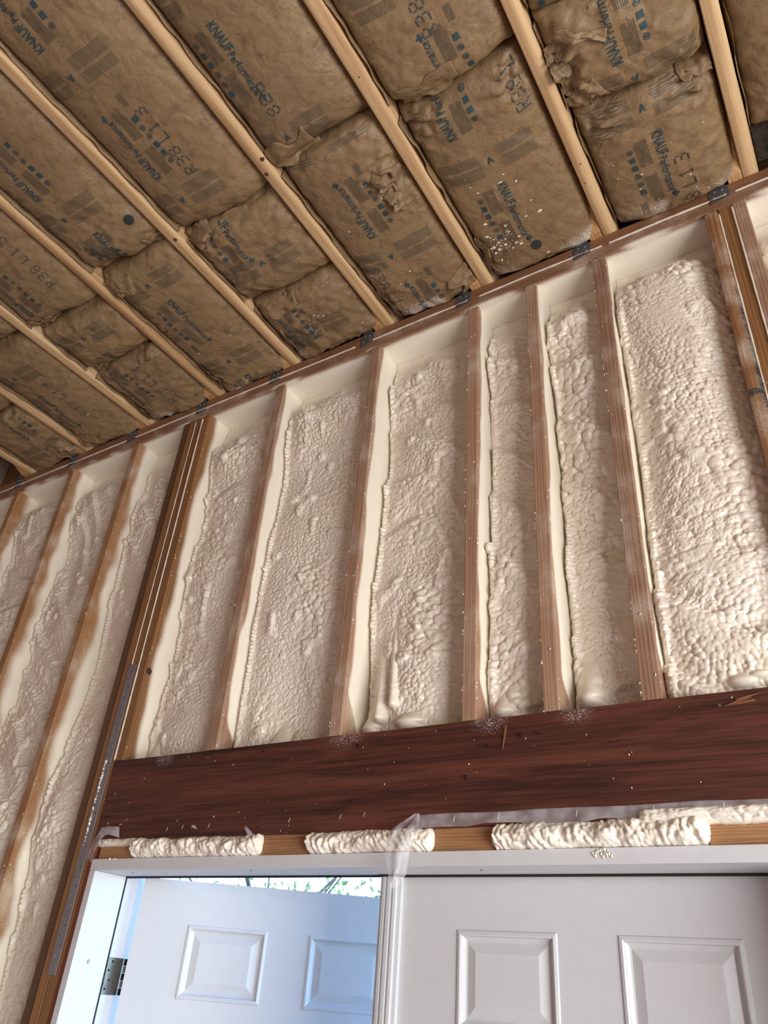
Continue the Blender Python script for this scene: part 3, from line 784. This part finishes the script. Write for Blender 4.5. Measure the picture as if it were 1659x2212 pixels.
for k, xr in enumerate(JR):
    o = link('ceiling_joist', joist_mesh(k * 13), JOIST, None, (xr - JW / 2, 0, ZC + .0005))
    tag(o, JN.get(xr, 'ceiling joist ' + beyond(k)), 'joist', 'ceiling joists')
    for (kx, ky) in {-1.136: ((.012, -.745), (-.008, -.70)), -1.574: ((.004, -.665),), -.313: ((.002, -.27), (-.006, -.205)), -.737: ((.0, -.80),)}.get(xr, ()):
        bm = bmesh.new(); r = .0085 if xr < -1 else .003
        tube_bm(bm, (kx, ky, .002), (kx, ky, -.0006), r, r * .8, 10); link('knot', mesh_of(bm, 'knot'), KNOT, o)
    # rafter foot lapped against the joist
    xr2 = xr - JW - .001
    bm = bmesh.new(); a = [bm.verts.new(p) for p in ((-.019, .12, 0), (-.019, -.02, 0), (-.019, -.46, .20), (-.019, -.46, .33), (-.019, .12, .06))]
    b = [bm.verts.new(v.co + Vector((.038, 0, 0))) for v in a]
    bm.faces.new(a[::-1]); bm.faces.new(b)
    for i in range(5): bm.faces.new((a[i], a[(i + 1) % 5], b[(i + 1) % 5], b[i]))
    bmesh.ops.recalc_face_normals(bm, faces=bm.faces[:])
    rf = link('rafter', mesh_of(bm, 'rafter'), RAFT, None, (xr2 - .019, 0, ZC + .0005))
    if xr in JN: lab = 'pale rafter foot lapped on the left side of the ' + JN[xr].replace(', meeting the plate in the far left corner', '').replace(', with small dark knots near the wall', '').replace(' above the scorched post', '')
    else: lab = 'rafter foot ' + beyond(k)
    tag(rf, lab, 'rafter', 'rafter feet on the top plate')
    # hurricane tie
    bm = bmesh.new(); t = .0016
    def plate(pts, n_):
        n_ = Vector(n_) * t
        a = [bm.verts.new(p) for p in pts]; b = [bm.verts.new(Vector(p) + n_) for p in pts]; q = len(pts)
        bm.faces.new(a); bm.faces.new(b[::-1])
        for i in range(q): bm.faces.new((a[i], b[i], b[(i + 1) % q], a[(i + 1) % q]))
    plate([(-.030, -.001, -.062), (.024, -.001, -.050), (.026, -.001, -.012), (.016, -.001, .004), (-.020, -.001, .004), (-.030, -.001, -.020)], (0, -1, 0))
    plate([(-.020, -.001, .003), (.016, -.001, .003), (.024, -.008, .030), (.027, -.020, .085), (.006, -.016, .095), (-.014, -.008, .045)], (0, -1, 0))
    plate([(.0275, -.004, .010), (.0275, -.055, .05), (.0275, -.055, .125), (.0275, .02, .125), (.0275, .02, .010)], (-1, 0, 0))
    bmesh.ops.recalc_face_normals(bm, faces=bm.faces[:])
    ti = link('hurricane_tie', mesh_of(bm, 'hurricane_tie'), GALVD, None, (xr2 - .038 - .0295, 0, ZC))
    if xr in JN: lab = 'grey metal tie clipped to the top plate beside the ' + lab.split('of the ')[1]
    else: lab = 'metal tie ' + beyond(k)
    tag(ti, lab, 'metal tie', 'metal ties on the top plate')
    for (nx_, nz_) in ((-.014, -.014), (.008, -.018), (-.018, -.040), (.012, -.040)):
        bm = bmesh.new(); tube_bm(bm, (nx_, -.0024, nz_), (nx_, -.0045, nz_), .0045, .0036, 8); link('nail', mesh_of(bm, 'nail'), GALV, ti)

# ------------------------------------------------------------------ insulation batts
def text_mesh(s, bold=0.0):
    cu = bpy.data.curves.new('t', 'FONT'); cu.body = s; cu.size = 1; cu.offset = bold; cu.resolution_u = 2; cu.fill_mode = 'FRONT'
    ob = bpy.data.objects.new('t', cu); C.objects.link(ob)
    dg = bpy.context.evaluated_depsgraph_get(); dg.update()
    me = ob.evaluated_get(dg).to_mesh()
    me.calc_loop_triangles()
    V = np.array([v.co[:2] for v in me.vertices]); F = np.array([t.vertices[:] for t in me.loop_triangles])
    ob.evaluated_get(dg).to_mesh_clear()
    bpy.data.objects.remove(ob); bpy.data.curves.remove(cu)
    V = V - V.min(0) * np.array([1, 0])
    return V, F
T_K = text_mesh('KNAUF', .018); T_P = text_mesh('Performance', .008); T_X = text_mesh('+', .05); T_A = text_mesh('<', .03)
DOT = {'R': '11110 10001 10001 11110 10100 10010 10001', '3': '11110 00001 00001 01110 00001 00001 11110', '8': '01110 10001 10001 01110 10001 10001 01110',
       'L': '10000 10000 10000 10000 10000 10000 11111', '1': '00100 01100 00100 00100 00100 00100 01110', '4': '00010 00110 01010 10010 11111 00010 00010',
       '2': '01110 10001 00001 00110 01000 10000 11111', '5': '11111 10000 11110 00001 00001 10001 01110', ' ': '00000 ' * 7}
def fit(T, x0, y0, wd, h):
    V, F = T; W_ = V[:, 0].max(); H_ = V[:, 1].max()
    return np.stack([x0 + V[:, 0] / W_ * wd, y0 + V[:, 1] / H_ * h], 1), F
def quad(x0, x1, y0, y1, sk=0, seg=1):
    t = np.linspace(0, 1, seg + 1)
    V = np.concatenate([np.stack([x0 + (x1 - x0) * t, y0 + 0 * t], 1), np.stack([x0 + sk + (x1 - x0) * t, y1 + 0 * t], 1)])
    F = []
    for k in range(seg): F += [(k, k + 1, seg + 2 + k), (k, seg + 2 + k, seg + 1 + k)]
    return V, np.array(F)
def vline(x, wd, a, b, sk, seg=8):
    t = np.linspace(0, 1, seg + 1)
    V = np.concatenate([np.stack([x + sk * t, a + (b - a) * t], 1), np.stack([x + wd + sk * t, a + (b - a) * t], 1)])
    F = []
    for k in range(seg): F += [(k, seg + 1 + k, seg + 2 + k), (k, seg + 2 + k, k + 1)]
    return V, np.array(F)
def ring(cx, cy, r0, r1, n=12):
    a = np.linspace(0, 2 * math.pi, n, endpoint=False); o = np.stack([cx + r1 * np.cos(a), cy + r1 * np.sin(a)], 1); i = np.stack([cx + r0 * np.cos(a), cy + r0 * np.sin(a)], 1)
    F = []
    for k in range(n): q = (k + 1) % n; F += [(k, q, n + q), (k, n + q, n + k)]
    return np.r_[o, i], np.array(F)
def brand(t0=0.0):
    """brand line with its row of icons and fine print: (ink, faint ink) shapes in print space"""
    A = [fit(T_K, t0, 0, .078, .029), fit(T_P, t0 + .084, -.002, .118, .024), fit(T_X, t0 + .204, .001, .022, .022)]
    B = []
    for k in range(6):
        cx = t0 + .03 + k * .0285; cy = -.068
        if k in (1, 2, 5): A.append(quad(cx - .0085, cx + .0085, cy - .008, cy + .008))
        else: A.append(ring(cx, cy, .0062, .0085)); A.append(quad(cx - .003, cx + .003, cy - .003, cy + .003))
    rs_ = np.random.RandomState(4)
    for (a, b) in ((.004, .092), (.126, .222)):
        for r in range(7):
            L = (b - a) * (1 if r % 3 else .7 + .3 * rs_.rand())
            B.append(quad(t0 + a, t0 + a + L, -.020 - r * .0052, -.0181 - r * .0052, 0, 6))
    B += [quad(t0 + .21, t0 + .25, -.072 - r * .005, -.070 - r * .005) for r in range(4)]
    return A, B
def paras(tc):
    A = [fit(T_A, tc - .008, -.012, .020, .022)]
    B = []
    for r in range(11):
        t = tc - .036 + r * .0066 + (.012 if r > 4 else 0)
        for (a, b) in ((-.155, -.03), (.03, .135)):
            x = tc - .033 + r * .0062 + (.008 if r > 4 else 0)
            B.append(vline(x, .0022, a, b, .004))
    return A, B
def dots(s, t0, y0, h=.042, wch=.0245, gap=.009):
    A = []; x = t0; ph = h / 7; pw = wch / 5
    for ch in s:
        if ch == ' ': x += wch * .7; continue
        for r, row in enumerate(DOT[ch].split()):
            for c_, b in enumerate(row):
                if b == '1': A.append(quad(x + c_ * pw, x + c_ * pw + pw * .86, y0 + (6 - r) * ph, y0 + (6 - r) * ph + ph * .62, ph * .1))
        x += wch + gap
    return A
def join2(L):
    V = []; F = []; n = 0
    for v, f in L: V.append(v); F.append(f + n); n += len(v)
    return np.concatenate(V), np.concatenate(F)

def batt(x0, x1, ya, yb, seed, label, prints=(), sag=.0, wr=1.0, step=.0065, tears=()):
    """paper faced batt between two joists; ya is its end nearer the wall, prints = (kind, X, Y, dirsign, extra)"""
    x0 += .003; x1 -= .003
    wd = x1 - x0; L = ya - yb
    nx = int(wd / step); ny = max(8, int(min(L, 1.7) / step))
    def surf(X, Y):
        u = np.clip((X - x0) / wd, 0, 1); e0 = np.clip((ya - Y), 0, 9); e1 = np.clip((Y - yb), 0, 9)
        e0w = e0 + .03 * (vn(X * 8, Y * 0, seed + 3) - .5); e1w = e1 + .03 * (vn(X * 8, Y * 0, seed + 6) - .5)
        p = (1 - np.abs(2 * u - 1) ** 3.0) ** .75
        r0 = np.sqrt(np.clip(1 - (1 - np.clip(e0w / (.03 if ya > -.1 else .085), 0, 1)) ** 2, 0, 1)); r1 = np.sqrt(np.clip(1 - (1 - np.clip(e1w / .085, 0, 1)) ** 2, 0, 1))
        wl = ya > -.1; k0 = .7 if wl else .25; k1 = .25; ra = (k0 + (1 - k0) * r0) * (k1 + (1 - k1) * r1)
        z = ZC + .040 - .052 * p * ra + (.006 if wl else .03) * (1 - r0) + .03 * (1 - r1) - sag * p
        # wrinkles: gathered near ends and edges, slack waves between
        near = np.exp(-e0 / .10) + np.exp(-e1 / .10) + .6 * np.exp(-np.minimum(u, 1 - u) * wd / .05)
        a = fbm(X * 9 + 2 * vn(X * 4, Y * 4, seed), Y * 22, seed + 20); b = fbm((X + Y) * 16, (X - Y) * 7, seed + 30); c_ = fbm((X - Y) * 15, (X + Y) * 6, seed + 37)
        rid = (1 - np.abs(2 * b - 1) * 1.6) * .5 + (1 - np.abs(2 * c_ - 1) * 1.6) * .5
        z = z - wr * (.012 * near * np.clip(rid, -1, 1) + .010 * (fbm(X * 5, Y * 5, seed + 40, 2) - .5) + .0045 * (rid - .2) + .006 * near * (a - .5))
        edge = np.exp(-np.minimum(u, 1 - u) * wd / .016)
        z = z + .050 * np.exp(-(u * wd) / .007) + .03 * np.exp(-((1 - u) * wd) / .005)
        z = z - .010 * edge * (vn(Y * 34, X * 30, seed + 51) - .35) * wr
        for (tx, ty, rr, amp) in tears:
            d = np.sqrt((X - tx) ** 2 + (Y - ty) ** 2); an = np.arctan2(Y - ty, X - tx)
            z = z + amp * np.exp(-(d / rr) ** 2) * (1.2 - 2.6 * np.abs(2 * vn((X + .5 * Y) * 26, (Y - .3 * X) * 60, seed + 61) - 1) + .8 * (fbm(X * 50, Y * 50, seed + 65) - .5))
        return z
    xs_ = np.linspace(x0, x1, nx)
    ys_ = np.linspace(ya, max(yb, ya - 1.7), ny)
    if yb < ya - 1.7: ys_ = np.r_[ys_, np.linspace(ya - 1.72, yb, 40)]
    X, Y = np.meshgrid(xs_, ys_, indexing='ij'); n, m = X.shape
    # ragged paper ends
    Yr = Y + .014 * (fbm(X * 14, X * 0, seed + 60) - .5) * np.exp(-(ya - Y) / .05)
    Z = surf(X, Y); V = np.stack([X, Yr, Z], -1).reshape(-1, 3)
    F = grid_faces(n, m)
    bi = border_idx(n, m); S = V[bi].copy(); S[:, 2] = ZC + .2; nb = len(bi); base = len(V); i = np.arange(nb); j = (i + 1) % nb
    V = np.r_[V, S]; F = np.r_[F, np.stack([bi[j], bi[i], base + i, base + j], 1)]
    org = np.array([0, 0, ZC])
    V = V - org
    o = link('insulation_batt', np_mesh('insulation_batt', V, F), KRAFT, None, tuple(org))
    tag(o, label, 'insulation', 'paper faced insulation batts')
    yy = np.linspace(ya - .02, max(yb + .02, -1.75), 120); tt = np.linspace(0, 1, 5)
    YY_, TT = np.meshgrid(yy, tt, indexing='ij')
    xx = x0 + .0005 + .011 * vn(YY_ * 26, TT * 1.5, seed + 70) * (.35 + .65 * (1 - TT)) + .006 * TT
    zz_ = .002 + .010 * vn(YY_ * 17, YY_ * 0, seed + 72) * (1 - TT) + TT * .055
    fl = np.stack([xx, YY_, zz_], -1).reshape(-1, 3); Nf = len(fl); fl = np.r_[fl, fl + np.array([-.0006, 0, .0006])]
    bi2 = border_idx(120, 5); i2 = np.arange(len(bi2)); j2 = (i2 + 1) % len(bi2)
    Ff = np.r_[grid_faces(120, 5), grid_faces(120, 5, True) + Nf, np.stack([bi2[j2], bi2[i2], Nf + bi2[i2], Nf + bi2[j2]], 1)]
    if ya - yb > .1: link('paper_flange', np_mesh('paper_flange', fl, Ff), KRAFT, o)
    for pr in prints:
        kind, px, py, sg = pr[:4]; ex = pr[4] if len(pr) > 4 else None
        if kind == 'brand':
            A, B = brand(); sh = [('brand_print', A[:3], INK), ('icon_print', A[3:], INK), ('fine_print', B, INKL)]
        elif kind == 'paras':
            A, B = paras(0); sh = [('arrow_print', A, INK), ('fine_print', B, INKL)]
        elif kind == 'dots': sh = [('stencil_print', dots(ex, 0, 0), INK)]
        elif kind == 'bdots': sh = [('stencil_print', dots(ex, 0, 0), INKD)]
        elif kind == 'disc': sh = [('ink_spot', [ring(0, 0, 0, .017, 20)], INKD)]
        if py < -2.2: continue
        for nm, Ls, mt in sh:
            v, f = join2(Ls)
            XX = px + v[:, 1] * sg; YY = py + v[:, 0] * sg         # seen from below: up = +X when reading towards +Y
            ZZ = surf(XX, YY) - .0022 - ZC
            ok = (XX > x0 + .004) & (XX < x1 - .004) & (YY < ya - .006) & (YY > yb + .006)
            f = f[ok[f].all(1)]
            if len(f):
                use = np.unique(f); mp = np.zeros(len(v), int); mp[use] = np.arange(len(use))
                P = np.stack([XX, YY, ZZ], 1)[use]; og = np.array([px, py, 0.0])
                c = link(nm, np_mesh(nm, P - og, mp[f][:, ::-1], False), mt, o, tuple(og)); c['kind'] = 'stuff'
    return o, surf
def per(X, Yk, sg, ya, yb):
    """repeat the print along the batt from one measured brand position"""
    out = []; P = .43
    for k in range(-6, 7):
        y = Yk + sg * P * k
        if yb - .25 < y < ya + .25: out.append(('brand', X, y, sg))
        t = y - sg * .09
        if yb - .1 < t < ya + .1: out.append(('paras', X, t, sg))
    return out
YE = -5.15
JL = [x - JW for x in JR]
def bay(i): return JR[i] + .0005, JL[i + 1] - .0005
# i: 0 w-x, 1 x-y, 2 y-z, 3 z-a, 4 a-b, 5 b-c, 6 c-d, 7 d-e, 8 e-f
SURF = {}
def B(i, ya, yb, seed, label, prints, **kw):
    x0, x1 = bay(i); o, s = batt(x0, x1, ya, yb, seed, label, prints, **kw); SURF[(i, seed)] = (o, s); return o
N0 = -.004
B(0, N0, -.36, 11, 'kraft batt end in the far left corner', per(-3.0, -.2, -1, N0, -.36), wr=1.3)
B(0, -.37, YE, 12, 'kraft batt at the left picture edge beyond the leftmost joist', per(-3.0, -.6, -1, -.37, YE))
B(1, N0, -.64, 13, 'kraft batt printed R38 L1 4 next to the leftmost joist', [('brand', -2.716, -.375, 1), ('dots', -2.588, -.20, -1, 'R38 L1 4'), ('paras', -2.70, -.50, 1)], wr=.9)
B(1, -.655, YE, 14, 'crumpled kraft batt at the left edge, second bay', per(-2.68, -.80, -1, -.655, YE))
B(2, N0, -.345, 15, 'short kraft batt printed R38 L1 in the third bay from the left, at the wall', [('brand', -2.315, -.115, -1), ('dots', -2.165, -.075, -1, 'R38 L1 4')], wr=1.1)
B(2, -.352, -.605, 16, 'short kraft batt in the middle of the third bay from the left', [('brand', -2.237, -.42, 1), ('paras', -2.235, -.52, 1)], wr=1.2)
B(2, -.618, YE, 17, 'long kraft batt of the third bay from the left', per(-2.313, -.683, -1, -.618, YE) + [('dots', -2.10, -.745, -1, 'R38 L1 5')])
B(3, N0, -.672, 18, 'kraft batt with long brand line beside fourth joist from left, at the wall', per(-1.809, -.49, 1, N0, -.672) + [('bdots', -1.955, -.54, 1, 'R38 L1 5')], wr=.9)
B(3, -.684, YE, 19, 'kraft batt with a round dark spot at the left', per(-1.851, -.996, -1, -.684, YE) + [('disc', -1.665, -.80, 1), ('brand', -1.812, -.824, 1), ('bdots', -1.972, -1.07, 1, 'R38 L1 4')])
B(4, N0, -.308, 20, 'short kraft batt printed R38 L1 beside the fourth joist from the left, at the wall', [('dots', -1.385, -.09, -1, 'R38 L1 3'), ('paras', -1.40, -.13, 1), ('brand', -1.49, -.06, -1)], wr=1.2)
B(4, -.318, -.655, 21, 'short crumpled kraft batt in the bay right of the fourth joist from the left', [('brand', -1.415, -.70, 1), ('paras', -1.38, -.46, 1)], wr=1.3, tears=((-1.50, -.62, .05, .012),))
B(4, -.657, YE, 22, 'long smooth kraft batt printed R38 L1 3 in the upper left', per(-1.447, -.857, -1, -.645, YE) + [('dots', -1.329, -.822, -1, 'R38 L1 3')], wr=.7)
B(5, N0, -.690, 23, 'kraft batt with a torn crumpled fold, in the centre by the wall', per(-.980, -.356, -1, N0, -.69)[0:9] + [('dots', -1.085, -.25, 1, 'R38 L1 2')], tears=((-.82, -.50, .07, .022), (-.80, -.42, .05, -.012)), wr=.9)
B(5, -.700, YE, 24, 'large creased kraft batt in the upper centre', per(-1.025, -1.111, 1, -.70, YE) + [('dots', -1.03, -.93, 1, 'R38')], wr=.9)
B(6, N0, -.655, 25, 'kraft batt spattered with white foam flecks', [('brand', -.567, -.335, 1), ('brand', -.600, -.523, -1), ('paras', -.55, -.42, 1), ('disc', -.545, -.085, 1), ('dots', -.385, -.50, -1, 'R38 L1 3')], wr=.9, tears=((-.69, -.62, .06, .012), (-.41, -.60, .06, .014)))
B(6, -.667, YE, 26, 'kraft batt printed R38 at the top centre right', per(-.548, -.595, -1, -.667, YE) + [('dots', -.512, -.80, -1, 'R38 L1 3')], wr=.9)
B(7, N0, -.405, 27, 'kraft batt with upside down L1 3 right of the second joist from the right', [('brand', -.129, -.276, 1), ('paras', -.13, -.36, 1), ('bdots', -.055, -.015, -1, '8 L1 3')], wr=1.0, tears=((-.25, -.36, .06, .012), (.0, -.34, .06, .012)))
B(7, -.415, -.70, 28, 'bulging kraft batt with a bunched left edge at the upper right', [('brand', -.135, -.508, -1), ('paras', -.12, -.445, -1)], wr=1.4, sag=.012, tears=((-.29, -.50, .05, .02), (-.28, -.58, .04, .02)))
B(7, -.702, YE, 29, 'kraft batt at the top edge right of the second joist from the right', per(-.20, -.78, 1, -.69, YE), wr=1.2)
B(8, -.125, YE, 30, 'plain wrinkled kraft batt in the upper right corner', (), wr=1.5, sag=.006)
for i in range(9, 13): B(i, N0, YE, 40 + i, 'kraft batt ' + ORD[i - 9] + ' beyond the right picture edge', per((bay(i)[0] + bay(i)[1]) / 2, -.5, 1, N0, YE), step=.012)
# dark fill for the open corner by the plate: hole's shade in its colour
def hole_fill(x0, x1, ya, yb, seed, label):
    n, m = 60, 30; X, Y = np.meshgrid(np.linspace(x0, x1, n), np.linspace(ya, yb, m), indexing='ij')
    Z = ZC + .05 - .05 * fbm(X * 30, Y * 30, seed, 4); V = np.stack([X, Y, Z], -1).reshape(-1, 3); F = grid_faces(n, m)
    bi = border_idx(n, m); S = V[bi].copy(); S[:, 2] = ZC + .2; nb = len(bi); base = len(V); i = np.arange(nb); j = (i + 1) % nb
    V = np.r_[V, S] - np.array([x0, ya, ZC]); F = np.r_[F, np.stack([bi[j], bi[i], base + i, base + j], 1)]
    o = link('hole_shade_fill', np_mesh('hole_shade_fill', V, F), HOLESHADE, None, (x0, ya, ZC)); tag(o, label, 'insulation')
hole_fill(bay(8)[0] + .004, bay(8)[1] - .004, -.01, -.118, 5, 'dark fill painted as the shaded hole at the plate in the right corner')

# crumpled flaps of torn facing paper, parts of the batts they belong to
def flap(key, x, y, L, wd, ang, seed, drop=.012):
    o, s = SURF[key]; n, m = 22, 14
    U, V = np.meshgrid(np.linspace(0, 1, n), np.linspace(-.5, .5, m), indexing='ij')
    wv = wd * (.5 + 1.1 * vn(U * 5, U * 0, seed)); a = U * L; b = V * wv + .03 * (vn(U * 3, U * 0, seed + 8) - .5)
    X = x + a * math.cos(ang) - b * math.sin(ang); Y = y + a * math.sin(ang) + b * math.cos(ang)
    _x0, _x1 = o.bound_box[0][0], o.bound_box[6][0]; X = np.clip(X, _x0 + .003, _x1 - .003)
    r = fbm(U * 6, V * 5 + 5, seed + 2, 3); r2 = 1 - np.abs(2 * vn(U * 9 + V * 4, V * 6, seed + 3) - 1)
    x0, x1 = o.bound_box[0][0], o.bound_box[6][0]
    Zs = s(np.clip(X, x0 + .02, x1 - .02), Y) - ZC
    Z = Zs - .0025 - drop * (V + .5) * (.25 + r2 * .9) * np.sin(np.clip(U, 0, 1) * 3.14) ** .5 - .012 * (r - .5) * (V + .5)
    A = np.stack([X, Y, Z], -1).reshape(-1, 3); Bq = A + np.array([0, 0, .0012]); N_ = len(A)
    bi = border_idx(n, m); nb = len(bi); i = np.arange(nb); j = (i + 1) % nb
    F = np.r_[grid_faces(n, m), grid_faces(n, m, True) + N_, np.stack([bi[j], bi[i], N_ + bi[i], N_ + bi[j]], 1)]
    link('torn_paper_flap', np_mesh('torn_paper_flap', np.r_[A, Bq], F), KRAFT, o)
flap((5, 23), -.885, -.54, .10, .055, .7, 1, .025); flap((5, 23), -.86, -.48, .085, .05, 1.1, 2, .03)
flap((5, 24), -1.14, -.73, .17, .075, .05, 3, .016)
flap((4, 22), -1.50, -.655, .20, .05, .22, 5, .018); flap((4, 21), -1.56, -.62, .11, .05, -.2, 6, .022)
flap((7, 28), -.305, -.62, .14, .035, 1.45, 7, .02); flap((7, 28), -.30, -.44, .10, .05, -.35, 8, .018); flap((7, 28), -.27, -.645, .13, .03, .35, 18, .014)
flap((6, 26), -.70, -.70, .18, .06, .06, 9, .012)
flap((3, 18), -1.97, -.64, .12, .05, .3, 11, .022); flap((3, 19), -1.70, -.70, .11, .03, .1, 12, .012)
flap((2, 17), -2.40, -.635, .13, .045, .1, 13, .02); flap((2, 16), -2.39, -.365, .12, .05, .2, 14, .02); flap((2, 15), -2.15, -.33, .11, .035, .1, 15, .014)
flap((7, 27), -.03, -.40, .10, .04, .2, 16, .014); flap((5, 23), -.83, -.10, .08, .06, 1.2, 17, .016)
flap((4, 20), -1.54, -.28, .16, .04, .1, 19, .016); flap((1, 13), -2.83, -.1, .09, .05, .8, 20, .02); flap((0, 11), -2.95, -.10, .09, .05, .4, 21, .02)
# black curled paper tabs in the joist corners by the plate
for k, (key, x) in enumerate((((4, 20), -1.555), ((3, 18), -1.96), ((5, 23), -1.115), ((6, 25), -.72), ((2, 15), -2.39))):
    flap(key, x + .006, -.02, .16, .022, -1.5, 30 + k, .014)

# white foam flecks spattered on the batt and about
rs = np.random.RandomState(9)
def flecks(key, pts, smax, seed):
    o, s = SURF[key]; rs_ = np.random.RandomState(seed); V = []; F = []
    for (x, y) in pts:
        z = float(s(np.array([x]), np.array([y]))[0]) - ZC; n = 6; r = smax * (.12 + rs_.rand() ** 3); b = len(V); a0 = rs_.rand() * 6; st_ = 1 + rs_.rand() * 1.6
        for k in range(n):
            an = a0 + k * 6.283 / n; q = r * (.5 + .8 * rs_.rand()); V.append((x + math.cos(an) * q * st_, y + math.sin(an) * q, z - .0008))
        V.append((x, y, z - .0008 - r * .35))
        for k in range(n): F.append((b + (k + 1) % n, b + k, b + n))
    c = link('foam_flecks', np_mesh('foam_flecks', V, F), CRUMB, o); c['kind'] = 'stuff'
flecks((6, 25), [(-.63 + rs.randn() * .035, -.16 + rs.randn() * .035) for _ in range(90)] + [(-.63 + rs.randn() * .09, -.24 + rs.randn() * .12) for _ in range(40)], .0042, 1)
flecks((6, 25), [(-.655 + rs.randn() * .02, -.12 + rs.randn() * .015) for _ in range(16)], .008, 2)
flecks((7, 27), [(-.26 + rs.rand() * .28, -.02 - rs.rand() * .3) for _ in range(30)], .003, 3)
flecks((3, 18), [(-1.93 + rs.rand() * .3, -.03 - rs.rand() ** 2 * .3) for _ in range(40)], .003, 4)
flecks((5, 23), [(-1.1 + rs.rand() * .3, -.03 - rs.rand() * .5) for _ in range(26)], .0028, 5)
flecks((4, 20), [(-1.53 + rs.rand() * .3, -.03 - rs.rand() * .25) for _ in range(20)], .003, 6)
flecks((1, 13), [(-2.8 + rs.rand() * .3, -.03 - rs.rand() * .4) for _ in range(14)], .004, 7)

# ------------------------------------------------------------------ outside: bare-ish trees beyond the open door
def tree(x, y, h, seed, label):
    r = empty('tree', (x, y, -.13)); tag(r, label, 'tree', 'trees outside')
    rs_ = np.random.RandomState(seed)
    bm = bmesh.new(); tube_bm(bm, (0, 0, 0), (.1, 0, h * .55), .16, .09, 8)
    tips = []
    for k in range(16):
        a = rs_.rand() * 6.28; z0 = h * (.25 + .3 * rs_.rand()); q = (math.cos(a) * (1 + rs_.rand() * 1.2), math.sin(a) * (1 + rs_.rand() * 1.2), z0 + h * (.15 + .3 * rs_.rand()))
        tube_bm(bm, (.05, 0, z0), q, .05, .012, 5); tips.append(q)
    link('trunk', mesh_of(bm, 'trunk'), BARK, r)
    V = []; F = []
    for k in range(1100):
        t = tips[rs_.randint(len(tips))]; f = .4 + .7 * rs_.rand(); c = np.array([t[0] * f, t[1] * f, h * .3 + (t[2] - h * .3) * f]) + rs_.randn(3) * .38
        u = rs_.randn(3); u /= np.linalg.norm(u); v = np.cross(u, rs_.randn(3)); v /= np.linalg.norm(v); s = .035 + .04 * rs_.rand(); b = len(V)
        V += [c - u * s, c + v * s * .5, c + u * s, c - v * s * .5]; F.append((b, b + 1, b + 2, b + 3))
    fo = link('foliage', np_mesh('foliage', V, F, False), LEAF, r); fo['kind'] = 'stuff'
tree(-9.0, 9.0, 4.6, 1, 'sparse green tree seen in the left of the gap above the open door')
tree(-5.6, 16.5, 6.4, 2, 'sparse green tree standing farther off beyond the open door')
tree(-3.0, 9.5, 4.6, 3, 'sparse green tree seen at the right end of the gap above the open door')
